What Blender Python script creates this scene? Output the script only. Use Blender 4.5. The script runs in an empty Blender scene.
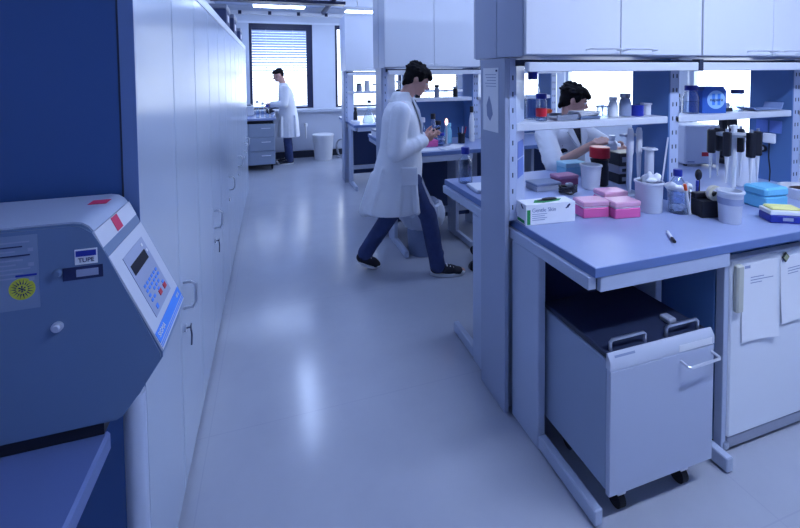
import bpy, bmesh, math, random
from mathutils import Vector, Matrix, Euler
random.seed(7)
PI = math.pi
C = bpy.context.scene.collection
SC = bpy.context.scene

# ------------------------------------------------------------------ camera
cam_data = bpy.data.cameras.new('camera'); cam = bpy.data.objects.new('camera', cam_data); C.objects.link(cam)
F_PX, YAW, PITCH, ROLL, PPY, CAM_Z = 411.69, .30068, -.03898, -.009229, 91.9, 1.6
fw = Vector((math.sin(YAW)*math.cos(PITCH), math.cos(YAW)*math.cos(PITCH), math.sin(PITCH)))
rt = Vector((math.cos(YAW), -math.sin(YAW), 0)); up = rt.cross(fw)
rt2 = rt*math.cos(ROLL)+up*math.sin(ROLL); up2 = up*math.cos(ROLL)-rt*math.sin(ROLL)
cam.matrix_world = Matrix(((rt2.x, up2.x, -fw.x, 0), (rt2.y, up2.y, -fw.y, 0), (rt2.z, up2.z, -fw.z, CAM_Z), (0, 0, 0, 1)))
cam_data.sensor_width = 36; cam_data.lens = 36*F_PX/800
cam_data.shift_y = -(264-PPY)/800
cam_data.clip_start = .05
SC.camera = cam

# ------------------------------------------------------------------ world, light, exposure
world = bpy.data.worlds.new('world'); SC.world = world; world.use_nodes = True
bg = world.node_tree.nodes['Background']
bg.inputs[0].default_value = (.78, .88, 1, 1); bg.inputs[1].default_value = 5.0
SC.view_settings.view_transform = 'Standard'; SC.view_settings.look = 'None'
SC.view_settings.gamma = 1; SC.view_settings.exposure = 0
LAMP_COLOR = (.48, .63, 1.0); LAMP_POWER = 9.0
WALL_X0, WALL_X1, WALL_Y0, WALL_Y1, CEIL_Z = -1.0, 4.25, -2.2, 8.6, 3.0

def area_light(name, loc, rot, sx, sy, power, color, portal=False):
    d = bpy.data.lights.new(name, 'AREA'); d.shape = 'RECTANGLE'; d.size = sx; d.size_y = sy; d.energy = power; d.color = color
    o = bpy.data.objects.new(name, d); C.objects.link(o); o.location = loc; o.rotation_euler = rot
    if portal: d.cycles.is_portal = True
    return o

# ------------------------------------------------------------------ materials
MATS = {}
def mat(name, col, rough=.5, metal=0, noise=0.0, nscale=6, bump=0, bscale=60, spec=.5, trans=0, alpha=1, coat=0, emit=None, estr=0, ior=1.45):
    m = bpy.data.materials.new(name); m.use_nodes = True; nt = m.node_tree; b = nt.nodes['Principled BSDF']
    b.inputs['Base Color'].default_value = (*col, 1); b.inputs['Roughness'].default_value = rough; b.inputs['Metallic'].default_value = metal
    b.inputs['Specular IOR Level'].default_value = spec; b.inputs['IOR'].default_value = ior
    b.inputs['Transmission Weight'].default_value = trans; b.inputs['Alpha'].default_value = alpha; b.inputs['Coat Weight'].default_value = coat
    b.inputs['Coat Roughness'].default_value = .05
    if emit: b.inputs['Emission Color'].default_value = (*emit, 1); b.inputs['Emission Strength'].default_value = estr
    if noise or bump: tc = nt.nodes.new('ShaderNodeTexCoord')
    if noise:
        n = nt.nodes.new('ShaderNodeTexNoise'); n.inputs['Scale'].default_value = nscale; n.inputs['Detail'].default_value = 5
        nt.links.new(tc.outputs['Object'], n.inputs['Vector'])
        mx = nt.nodes.new('ShaderNodeMixRGB'); mx.inputs[1].default_value = (*[c*(1-noise) for c in col], 1); mx.inputs[2].default_value = (*[min(1, c*(1+noise)) for c in col], 1)
        nt.links.new(n.outputs['Fac'], mx.inputs[0]); nt.links.new(mx.outputs[0], b.inputs['Base Color'])
    if bump:
        n2 = nt.nodes.new('ShaderNodeTexNoise'); n2.inputs['Scale'].default_value = bscale; n2.inputs['Detail'].default_value = 3
        nt.links.new(tc.outputs['Object'], n2.inputs['Vector'])
        bp = nt.nodes.new('ShaderNodeBump'); bp.inputs['Strength'].default_value = bump; bp.inputs['Distance'].default_value = .01
        nt.links.new(n2.outputs['Fac'], bp.inputs['Height']); nt.links.new(bp.outputs[0], b.inputs['Normal'])
    MATS[name] = m
    return m
def clear(name, tint=(1, 1, 1), refl=.12, rough=.03, edge=1.0):
    """thin clear glass or plastic: see-through with a reflecting surface"""
    m = bpy.data.materials.new(name); m.use_nodes = True; nt = m.node_tree; nt.nodes.clear()
    out = nt.nodes.new('ShaderNodeOutputMaterial'); t = nt.nodes.new('ShaderNodeBsdfTransparent'); g = nt.nodes.new('ShaderNodeBsdfGlossy')
    lw2 = nt.nodes.new('ShaderNodeLayerWeight'); lw2.inputs[0].default_value = .5; cr = nt.nodes.new('ShaderNodeValToRGB'); cr.color_ramp.elements[0].color = (*tint, 1); cr.color_ramp.elements[0].position = .45; cr.color_ramp.elements[1].color = (*[c*edge for c in tint], 1)
    nt.links.new(lw2.outputs['Facing'], cr.inputs[0]); nt.links.new(cr.outputs[0], t.inputs[0]); g.inputs['Roughness'].default_value = rough
    lw = nt.nodes.new('ShaderNodeLayerWeight'); lw.inputs[0].default_value = .35
    mr = nt.nodes.new('ShaderNodeMapRange'); mr.inputs[3].default_value = refl*.4; mr.inputs[4].default_value = min(1, refl*5)
    mx = nt.nodes.new('ShaderNodeMixShader')
    nt.links.new(lw.outputs['Facing'], mr.inputs[0]); nt.links.new(mr.outputs[0], mx.inputs[0]); nt.links.new(t.outputs[0], mx.inputs[1]); nt.links.new(g.outputs[0], mx.inputs[2]); nt.links.new(mx.outputs[0], out.inputs[0])
    MATS[name] = m; return m
def emission(name, col, s):
    m = bpy.data.materials.new(name); m.use_nodes = True; nt = m.node_tree; nt.nodes.clear()
    out = nt.nodes.new('ShaderNodeOutputMaterial'); e = nt.nodes.new('ShaderNodeEmission'); e.inputs[0].default_value = (*col, 1); e.inputs[1].default_value = s
    nt.links.new(e.outputs[0], out.inputs[0]); MATS[name] = m; return m

wardrobe_paint = mat('wardrobe_paint', (.42, .48, .61), .20, noise=.02, nscale=2, spec=.38)
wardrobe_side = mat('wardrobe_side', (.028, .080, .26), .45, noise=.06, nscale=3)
wardrobe_edge = mat('wardrobe_edge', (.10, .17, .38), .4)
cab_front = mat('cabinet_front', (.65, .68, .76), .3, noise=.03, nscale=2)
cab_body = mat('cabinet_body', (.38, .43, .58), .4, noise=.04, nscale=3)
frame_paint = mat('frame_paint', (.44, .50, .66), .35, noise=.04)
spine_paint = mat('spine_paint', (.34, .39, .54), .4, noise=.04)
column_paint = mat('column_paint', (.46, .53, .72), .35)
panel_dark = mat('divider_panel', (.085, .18, .40), .5, noise=.05)
worktop_m = mat('worktop', (.30, .36, .58), .32, noise=.05, nscale=9, bump=.03, bscale=200)
worktop_edge = mat('worktop_edge', (.12, .19, .42), .4)
floor_m = None
wall_m = mat('wall_paint', (.60, .65, .76), .7, noise=.03, bump=.04, bscale=120)
ceil_m = mat('ceiling_paint', (.45, .52, .70), .8, noise=.05)
dark_frame = mat('window_frame_paint', (.012, .018, .06), .4)
steel = mat('brushed_steel', (.62, .65, .72), .28, 1, noise=.05)
chrome = mat('chrome', (.85, .87, .92), .3, .8)
slot_dark = mat('slot_dark', (.02, .03, .07), .6)
black_m = mat('black_plastic', (.008, .009, .018), .45)
rubber = mat('black_rubber', (.012, .012, .02), .7)
white_p = mat('white_plastic', (.75, .77, .82), .35)
grey_p = mat('grey_plastic', (.30, .33, .42), .45)
paper = mat('paper', (.80, .82, .88), .8, noise=.03)
ink = mat('ink', (.03, .04, .12), .8)
ink_pale = mat('pale_print', (.28, .33, .50), .8)
blue_p = mat('blue_plastic', (.015, .03, .32), .35)
blue_bright = mat('bright_blue', (.06, .26, .85), .4)
sky_p = mat('light_blue_plastic', (.16, .52, .78), .4)
cyan_p = mat('pale_cyan', (.25, .55, .72), .5)
red_p = mat('red_plastic', (.55, .012, .03), .4)
red_tag = mat('red_tag', (.62, .03, .12), .6)
orange_p = mat('orange_plastic', (.75, .10, .02), .4)
pink_p = mat('pink_plastic', (.72, .12, .36), .4)
pink_lid = mat('clear_pink_lid', (.80, .42, .60), .3, alpha=.8)
yellow_p = mat('yellow_foam', (.80, .78, .30), .6)
green_p = mat('green_print', (.02, .28, .08), .6)
glass_m = clear('clear_glass', (.88, .93, 1), .13, edge=.45)
pane_m = clear('window_glass', (.97, .98, 1), .05)
frost = mat('translucent_plastic', (.72, .76, .86), .35, alpha=.82)
tissue_m = mat('tissue', (.85, .87, .93), .9, bump=.3, bscale=30)
skin = mat('skin', (.60, .33, .27), .5, noise=.05, nscale=20)
hair_m = mat('dark_hair', (.006, .005, .007), .75, noise=.4, nscale=60, bump=.3, bscale=140, spec=.15)
coat_m = mat('coat_cotton', (.80, .82, .88), .85, noise=.02, bump=.7, bscale=11)
jeans_m = mat('denim', (.035, .055, .16), .85, noise=.25, nscale=25, bump=.6, bscale=16)
shirt_dark = mat('dark_shirt', (.012, .012, .03), .8)
shoe_m = mat('black_canvas', (.012, .013, .025), .7)
eye_m = mat('eye_white', (.7, .7, .72), .3)
cent_side = mat('centrifuge_side', (.115, .185, .34), .42, noise=.06, nscale=4)
cent_front = mat('centrifuge_front', (.56, .60, .72), .38)
cent_pad = mat('keypad_foil', (.33, .38, .56), .4)
cent_groove = mat('centrifuge_groove', (.24, .28, .42), .5)
label_yellow = mat('yellow_label', (.55, .58, .06), .6)
blind_m = mat('blind_slat', (.42, .52, .75), .5)
liquid = clear('liquid', (.84, .90, .98), .05, edge=.7)

def floor_material():
    m = bpy.data.materials.new('linoleum'); m.use_nodes = True; nt = m.node_tree; b = nt.nodes['Principled BSDF']
    tc = nt.nodes.new('ShaderNodeTexCoord')
    n = nt.nodes.new('ShaderNodeTexNoise'); n.inputs['Scale'].default_value = 2.2; n.inputs['Detail'].default_value = 8; n.inputs['Roughness'].default_value = .65
    r = nt.nodes.new('ShaderNodeValToRGB'); r.color_ramp.elements[0].position = .3; r.color_ramp.elements[1].position = .72
    r.color_ramp.elements[0].color = (.36, .385, .47, 1); r.color_ramp.elements[1].color = (.40, .425, .51, 1)
    n2 = nt.nodes.new('ShaderNodeTexNoise'); n2.inputs['Scale'].default_value = 5; n2.inputs['Detail'].default_value = 4
    mr = nt.nodes.new('ShaderNodeMapRange'); mr.inputs[3].default_value = .15; mr.inputs[4].default_value = .20
    bk = nt.nodes.new('ShaderNodeTexBrick'); bk.inputs['Scale'].default_value = 1; bk.inputs['Mortar Size'].default_value = .0025; bk.inputs['Brick Width'].default_value = 2.0; bk.inputs['Row Height'].default_value = 1.0
    bk.offset = 0; bk.inputs['Color1'].default_value = bk.inputs['Color2'].default_value = (1, 1, 1, 1); bk.inputs['Mortar'].default_value = (.93, .93, .95, 1)
    mp = nt.nodes.new('ShaderNodeMapping'); mp.inputs['Location'].default_value = (.3, .05, 0)
    mu = nt.nodes.new('ShaderNodeMixRGB'); mu.blend_type = 'MULTIPLY'; mu.inputs[0].default_value = 1
    L = nt.links.new
    L(tc.outputs['Object'], n.inputs['Vector']); L(tc.outputs['Object'], n2.inputs['Vector']); L(tc.outputs['Object'], mp.inputs[0]); L(mp.outputs[0], bk.inputs['Vector'])
    L(n.outputs['Fac'], r.inputs[0]); L(r.outputs[0], mu.inputs[1]); L(bk.outputs['Color'], mu.inputs[2]); L(mu.outputs[0], b.inputs['Base Color'])
    L(n2.outputs['Fac'], mr.inputs[0]); L(mr.outputs[0], b.inputs['Roughness'])
    bp = nt.nodes.new('ShaderNodeBump'); bp.inputs['Strength'].default_value = .012; bp.inputs['Distance'].default_value = .01
    n3 = nt.nodes.new('ShaderNodeTexNoise'); n3.inputs['Scale'].default_value = 3.5
    L(tc.outputs['Object'], n3.inputs['Vector']); L(n3.outputs['Fac'], bp.inputs['Height']); L(bp.outputs[0], b.inputs['Normal'])
    return m
floor_m = floor_material()

# ------------------------------------------------------------------ mesh helpers
class MB:
    def __init__(s): s.bm = bmesh.new()
    def box(s, x0, x1, y0, y1, z0, z1, bev=0.0, seg=1, rot=None):
        r = bmesh.ops.create_cube(s.bm, size=1); v = r['verts']
        c = Vector(((x0+x1)/2, (y0+y1)/2, (z0+z1)/2)); d = (abs(x1-x0), abs(y1-y0), abs(z1-z0))
        for q in v: q.co = Vector((q.co.x*d[0], q.co.y*d[1], q.co.z*d[2]))
        if bev:
            es = list({e for q in v for e in q.link_edges})
            rb = bmesh.ops.bevel(s.bm, geom=es, offset=min(bev, min(d)*.45), segments=seg, affect='EDGES', profile=.5)
            v = list({q for f in rb['faces'] for q in f.verts} | {q for q in v if q.is_valid})
        for q in v:
            q.co = (rot @ q.co if rot else q.co)+c
        return s
    def cyl(s, p0, p1, r0, r1=None, n=20, caps=True):
        p0, p1 = Vector(p0), Vector(p1); r1 = r0 if r1 is None else r1
        q = (p1-p0).to_track_quat('Z', 'Y')
        A = [s.bm.verts.new(p0+q @ Vector((r0*math.cos(2*PI*i/n), r0*math.sin(2*PI*i/n), 0))) for i in range(n)]
        B = [s.bm.verts.new(p1+q @ Vector((r1*math.cos(2*PI*i/n), r1*math.sin(2*PI*i/n), 0))) for i in range(n)]
        for i in range(n): s.bm.faces.new((A[i], A[(i+1) % n], B[(i+1) % n], B[i]))
        if caps: s.bm.faces.new(A[::-1]); s.bm.faces.new(B)
        return s
    def lathe(s, prof, c=(0, 0, 0), n=28):
        c = Vector(c); rings = []
        for r, z in prof:
            if r < 1e-6: rings.append([s.bm.verts.new(c+Vector((0, 0, z)))])
            else: rings.append([s.bm.verts.new(c+Vector((r*math.cos(2*PI*i/n), r*math.sin(2*PI*i/n), z))) for i in range(n)])
        for a, b in zip(rings, rings[1:]):
            if len(a) == 1 and len(b) == 1: continue
            for i in range(n):
                j = (i+1) % n
                if len(a) == 1: s.bm.faces.new((a[0], b[j], b[i]))
                elif len(b) == 1: s.bm.faces.new((a[i], a[j], b[0]))
                else: s.bm.faces.new((a[i], a[j], b[j], b[i]))
        return s
    def prism(s, poly, a0, a1, axis='y'):
        def P(u, v, w): return {'y': (u, w, v), 'x': (w, u, v), 'z': (u, v, w)}[axis]
        A = [s.bm.verts.new(P(u, v, a0)) for u, v in poly]; B = [s.bm.verts.new(P(u, v, a1)) for u, v in poly]
        n = len(poly)
        for i in range(n): s.bm.faces.new((A[i], A[(i+1) % n], B[(i+1) % n], B[i]))
        s.bm.faces.new(A[::-1]); s.bm.faces.new(B)
        return s
    def quad(s, a, b, c, d):
        s.bm.faces.new([s.bm.verts.new(p) for p in (a, b, c, d)]); return s
    def tube(s, pts, r, n=10, closed_caps=True):
        pts = [Vector(p) for p in pts]; rings = []; nrm = None
        for i, p in enumerate(pts):
            t = (pts[min(i+1, len(pts)-1)]-pts[max(i-1, 0)]).normalized()
            if nrm is None:
                nrm = t.orthogonal().normalized()
            nrm = (nrm-t*nrm.dot(t)).normalized(); bn = t.cross(nrm)
            rr = r[i] if isinstance(r, (list, tuple)) else r
            rings.append([s.bm.verts.new(p+(nrm*math.cos(2*PI*k/n)+bn*math.sin(2*PI*k/n))*rr) for k in range(n)])
        for a, b in zip(rings, rings[1:]):
            for k in range(n): s.bm.faces.new((a[k], a[(k+1) % n], b[(k+1) % n], b[k]))
        if closed_caps: s.bm.faces.new(rings[0][::-1]); s.bm.faces.new(rings[-1])
        return s
    def capsule(s, p0, r0, p1, r1, n=14):
        p0, p1 = Vector(p0), Vector(p1); ax = (p1-p0).normalized(); pts = []; rr = []
        for k in range(5): a = PI/2*(1-k/4); pts.append(p0-ax*r0*math.sin(a)); rr.append(max(r0*math.cos(a), 1e-4))
        for k in range(5): a = PI/2*k/4; pts.append(p1+ax*r1*math.sin(a)); rr.append(max(r1*math.cos(a), 1e-4))
        return s.tube(pts, rr, n)
    def ell(s, c, rad, rot=None, M=None):
        r = bmesh.ops.create_icosphere(s.bm, subdivisions=3, radius=1)
        for v in r['verts']:
            q = Vector((v.co.x*rad[0], v.co.y*rad[1], v.co.z*rad[2]))
            if rot: q = rot @ q
            q = q+Vector(c)
            v.co = M @ q if M else q
        return s
    def loft(s, secs, n=32, pw=2.3):
        rings = []
        for cx, cy, z, rx, ry in secs:
            ring = []
            for i in range(n):
                a = 2*PI*i/n; ca, sa = math.cos(a), math.sin(a)
                ring.append(s.bm.verts.new((cx+rx*math.copysign(abs(ca)**(2/pw), ca), cy+ry*math.copysign(abs(sa)**(2/pw), sa), z)))
            rings.append(ring)
        for a, b in zip(rings, rings[1:]):
            for i in range(n): s.bm.faces.new((a[i], a[(i+1) % n], b[(i+1) % n], b[i]))
        s.bm.faces.new(rings[0][::-1]); s.bm.faces.new(rings[-1]); return s
    def build(s, name, m, parent=None, smooth=None, voxel=0, sm_it=0):
        bmesh.ops.recalc_face_normals(s.bm, faces=s.bm.faces[:])
        me = bpy.data.meshes.new(name); s.bm.to_mesh(me); s.bm.free()
        o = bpy.data.objects.new(name, me); C.objects.link(o)
        if voxel:
            r = o.modifiers.new('r', 'REMESH'); r.mode = 'VOXEL'; r.voxel_size = voxel
            if sm_it: q = o.modifiers.new('s', 'SMOOTH'); q.factor = .5; q.iterations = sm_it
            dg = bpy.context.evaluated_depsgraph_get(); me2 = bpy.data.meshes.new_from_object(o.evaluated_get(dg))
            o.modifiers.clear(); o.data = me2; bpy.data.meshes.remove(me); me = me2; me.name = name
            for p in me.polygons: p.use_smooth = True
        else:
            ang = math.radians(35)
            for p in me.polygons: p.use_smooth = True
            try: me.set_sharp_from_angle(angle=ang)
            except Exception: pass
        me.materials.clear(); me.materials.append(m)
        if parent: o.parent = parent
        return o

def thing(name, label, cat, loc=(0, 0, 0), rz=0, group=None):
    o = bpy.data.objects.new(name, None); C.objects.link(o); o.location = loc; o.rotation_euler = (0, 0, rz); o.empty_display_size = .1
    o['label'] = label; o['category'] = cat
    if group: o['group'] = group
    return o
def tag(o, label, cat, group=None, loc=None, rz=None):
    o['label'] = label; o['category'] = cat
    if group: o['group'] = group
    if loc: o.location = loc
    if rz is not None: o.rotation_euler = (0, 0, rz)
    return o
def struct(o): o['kind'] = 'structure'; return o
def text(name, s, size, m, parent, M, ext=.0006, sx=1):
    cu = bpy.data.curves.new(name, 'FONT'); cu.body = s; cu.size = size; cu.align_x = 'CENTER'; cu.align_y = 'CENTER'; cu.extrude = ext
    o = bpy.data.objects.new(name, cu); C.objects.link(o)
    dg = bpy.context.evaluated_depsgraph_get(); me = bpy.data.meshes.new_from_object(o.evaluated_get(dg)); bpy.data.objects.remove(o)
    me.name = name; me.transform(M @ Matrix.Diagonal((sx, 1, 1, 1)))
    me.materials.clear(); me.materials.append(m)
    o = bpy.data.objects.new(name, me); C.objects.link(o); o.parent = parent
    return o
def axes(o, x, y):
    """matrix whose local X and Y are the given directions, at o"""
    x = Vector(x).normalized(); y = Vector(y); z = x.cross(y).normalized(); y = z.cross(x)
    return Matrix(((x.x, y.x, z.x, o[0]), (x.y, y.y, z.y, o[1]), (x.z, y.z, z.z, o[2]), (0, 0, 0, 1)))

# ------------------------------------------------------------------ room shell
X0, X1, Y0, Y1, CZ = WALL_X0, WALL_X1, WALL_Y0, WALL_Y1, CEIL_Z
struct(MB().box(X0-.1, X1+.1, Y0-.1, Y1+.2, -.1, 0).build('floor', floor_m))
struct(MB().box(X0-.1, X1+.1, Y0-.1, Y1+.2, CZ, CZ+.1).build('ceiling', ceil_m))
struct(MB().box(X0-.1, X0, Y0, Y1, 0, CZ).build('wall_left', wall_m))
struct(MB().box(X0, X1, Y0-.1, Y0, 0, CZ).build('wall_back', wall_m))
# far wall with two window openings
W1 = (-.42, .80); W2 = (1.26, 2.7); W3 = (3.0, 4.1); WZ0, WZ1 = .96, 2.66
b = MB(); yy = (Y1, Y1+.2)
b.box(X0, X1, *yy, 0, WZ0).box(X0, X1, *yy, WZ1, CZ).box(X0, W1[0], *yy, WZ0, WZ1).box(W1[1], W2[0], *yy, WZ0, WZ1).box(W2[1], W3[0], *yy, WZ0, WZ1).box(W3[1], X1, *yy, WZ0, WZ1)
struct(b.build('wall_far', wall_m))
# right wall with window openings
S1 = (2.35, 3.30); S2 = (3.72, 5.25); S3 = (5.7, 8.2)
b = MB(); xx = (X1, X1+.15); SZ0, SZ1 = .95, 2.6
b.box(*xx, Y0, Y1, 0, SZ0).box(*xx, Y0, Y1, SZ1, CZ)
prev = Y0
for a in (S1, S2, S3): b.box(*xx, prev, a[0], SZ0, SZ1); prev = a[1]
b.box(*xx, prev, Y1, SZ0, SZ1)
struct(b.build('wall_right', wall_m))
def window(name, x0, x1, y0, y1, z0, z1, fr, m=dark_frame):
    o = thing(name, '', 'window'); del o['label']; del o['category']; struct(o)
    b = MB(); horiz = (x1-x0) > (y1-y0)
    a0, a1 = (x0, x1) if horiz else (y0, y1)
    def bx(b, u0, u1, w0, w1, t0, t1):
        if horiz: b.box(u0, u1, t0, t1, w0, w1)
        else: b.box(t0, t1, u0, u1, w0, w1)
    t0, t1 = (y0, y1) if horiz else (x0, x1)
    bx(b, a0, a0+fr[0], z0, z1, t0, t1); bx(b, a1-fr[1], a1, z0, z1, t0, t1); bx(b, a0+fr[0], a1-fr[1], z1-fr[2], z1, t0, t1); bx(b, a0+fr[0], a1-fr[1], z0, z0+fr[3], t0, t1)
    struct(b.build('window_frame', m, o))
    b = MB(); tm = (t0+t1)/2; bx(b, a0+fr[0], a1-fr[1], z0+fr[3], z1-fr[2], tm-.003, tm+.003); struct(b.build('window_pane', pane_m, o))
    return o
window('window_1', W1[0], W1[1], Y1+.02, Y1+.1, WZ0, WZ1, (.05, .12, .08, .03))
window('window_2', W2[0], W2[1], Y1+.02, Y1+.1, WZ0, WZ1, (.05, .06, .08, .03))
window('window_3', W3[0], W3[1], Y1+.02, Y1+.1, WZ0, WZ1, (.05, .06, .08, .03))
wf = mat('window_frame_light', (.5, .56, .7), .4)
window('window_4', X1+.04, X1+.1, *S1, SZ0, SZ1, (.04,)*4, wf)
window('window_5', X1+.04, X1+.1, *S2, SZ0, SZ1, (.04,)*4, wf)
window('window_6', X1+.04, X1+.1, *S3, SZ0, SZ1, (.05,)*4, wf)
# daylight enters through the openings (light portals guide the sky's sampling, they give off nothing)
area_light('portal_far', (.19, Y1+.15, 1.8), (-PI/2, 0, 0), 1.2, 1.7, 1, (1, 1, 1), True)
for k, s in enumerate((S1, S2, S3)):
    area_light('portal_side', (X1+.12, (s[0]+s[1])/2, 1.78), (PI/2, 0, PI/2), s[1]-s[0], 1.65, 1, (1, 1, 1), True)
struct(MB().box(X0, X1, Y1-.36, Y1-.001, .90, .955, .005).build('trim_1', mat('sill_stone', (.45, .50, .62), .35)))
b = MB().box(X0, X1, Y1-.26, Y1-.001, .14, .90)
struct(b.build('trim_2', mat('sill_casing', (.50, .55, .68), .5)))
struct(MB().box(W1[0]-.2, W2[0]+.3, Y1-.012, Y1-.001, 2.66, 2.70).build('trim_3', mat('lintel_paint', (.75, .8, .9), .5)))
struct(MB().box(X0, X1, Y1-.28, Y1-.262, 0, .13).build('baseboard_far', mat('dark_plinth', (.02, .025, .05), .6)))
struct(MB().box(X1-.012, X1-.001, 2.6, Y1-.37, 0, .1).build('baseboard_right', MATS['dark_plinth']))

# venetian blind in window_1
def blind(x0, x1, y, z0, z1, label):
    o = thing('venetian_blind', label, 'blind', ((x0+x1)/2, y, 0))
    hw = (x1-x0)/2
    b = MB(); z = z1-.06
    k = 0
    while z > z0:
        ang = 1.0 if z > 2.3 else max(.25, .25+.75*(z-1.55)/.75)
        w = .027
        R = Matrix.Rotation(-ang, 3, 'X')
        b.box(-hw, hw, -w, w, z-.0006, z+.0006, rot=None)
        for v in b.bm.verts[-8:]: pass
        b.bm.verts.ensure_lookup_table()
        for v in list(b.bm.verts)[-8:]:
            q = Vector((0, v.co.y, v.co.z-z)); q = R @ q; v.co.y = q.y; v.co.z = z+q.z
        z -= .052; k += 1
    b.build('slats', blind_m, o)
    MB().box(-hw, hw, -.03, .03, z1-.045, z1, .004).build('head_rail', dark_frame, o)
    MB().box(-hw, hw, -.02, .02, z0-.02, z0+.005, .004).build('bottom_rail', blind_m, o)
    for fx in (-.45, .45):
        MB().tube([(fx*hw*1.1, -.03, z1-.04), (fx*hw*1.1, -.03, z0)], .004, 6).build('ladder_cord', white_p, o)
    return o
blind(W1[0]+.055, W1[1]-.125, Y1-.04, 1.02, 2.57, 'half open venetian blind in the far end window behind the stooping person')

# ceiling lamps
def ceiling_lamp(x0, x1, y0, y1, label, power=LAMP_POWER, z=2.84, col=LAMP_COLOR):
    cx, cy = (x0+x1)/2, (y0+y1)/2
    o = thing('ceiling_lamp', label, 'ceiling lamp', (cx, cy, z), 0, 'ceiling lamps')
    hx, hy = (x1-x0)/2, (y1-y0)/2
    MB().box(-hx, hx, -hy, hy, .012, .07, .006).build('housing', white_p, o)
    MB().box(-hx+.015, hx-.015, -hy+.015, hy-.015, 0, .0115).build('diffuser', emission('lamp_light', col, power), o)
    for sx in (-.7, .7): MB().cyl((sx*hx if hx > hy else 0, sx*hy if hy >= hx else 0, .07), (sx*hx if hx > hy else 0, sx*hy if hy >= hx else 0, CZ-z), .006, n=8).build('hanger', steel, o)
    return o
ceiling_lamp(1.25, 2.75, 7.15, 7.4, 'bright linear ceiling lamp above the shelf bay beside the far window', 20, z=2.74)
ceiling_lamp(-.30, .60, 7.55, 7.8, 'ceiling lamp over the aisle in front of the far window with blind', 20)
ceiling_lamp(1.2, 2.9, 4.95, 5.2, 'linear ceiling lamp above the gap behind the second bench', 18)
ceiling_lamp(1.2, 2.9, 2.75, 3.0, 'linear ceiling lamp above the walking person', 16)
ceiling_lamp(.3, .5, 5.0, 6.4, 'ceiling lamp along the far half of the aisle', 20)
ceiling_lamp(.3, .5, 2.1, 3.5, 'ceiling lamp along the near half of the aisle', 12)
ceiling_lamp(1.15, 2.85, .1, .35, 'linear ceiling lamp in front of the nearest wall cabinets', 62, col=(.60, .72, 1.0))
# cable tray, pipes and ducts under the ceiling
o = thing('cable_tray', 'dark cable tray hung under the ceiling before the far window', 'cable tray', (.1, 7.0, 2.80))
MB().box(-1.0, 1.1, -.10, -.092, 0, .05).box(-1.0, 1.1, .092, .10, 0, .05).box(-1.0, 1.1, -.091, .091, 0, .006).build('tray', dark_frame, o)
for k in range(3): MB().tube([(-1.0, -.05+.05*k, .02), (0, -.04+.05*k, .022), (1.1, -.05+.05*k, .02)], .014, 8).build('cable', grey_p if k % 2 else white_p, o)
for a in (-.7, .15, .9): MB().cyl((a, 0, .006), (a, 0, .20), .010, n=8).build('hanger', dark_frame, o)
o = thing('ceiling_pipe', 'dark pipe along the ceiling over the bench ends', 'pipe', (1.02, 6.6, 2.90)); MB().cyl((0, -1.3, 0), (0, 1.9, 0), .045, n=18).build('pipe', dark_frame, o)
for y in (-1, .4, 1.6): MB().box(-.012, .012, y-.012, y+.012, .046, .10).build('bracket', steel, o)
o = thing('air_duct', 'pale rectangular air duct under the ceiling over the aisle', 'duct', (-.1, 6.2, 2.86)); MB().box(-.85, .9, -.16, .16, 0, .139, .004).build('duct', mat('duct_metal', (.50, .58, .75), .35, .4), o); MB().box(-.3, -.27, -.165, .165, -.004, .139).box(.4, .43, -.165, .165, -.004, .139).build('flange', steel, o)
o = thing('wall_trunking', 'slim pale trunking above the far window under the ceiling', 'trunking', (.3, 8.56, 2.82)); MB().box(-1.2, 1.3, -.035, .038, 0, .07, .004).build('channel', white_p, o)
for k in range(4): MB().box(-.9+.55*k, -.84+.55*k, -.04, -.036, .0, .07).build('clip', dark_frame, o)

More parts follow.
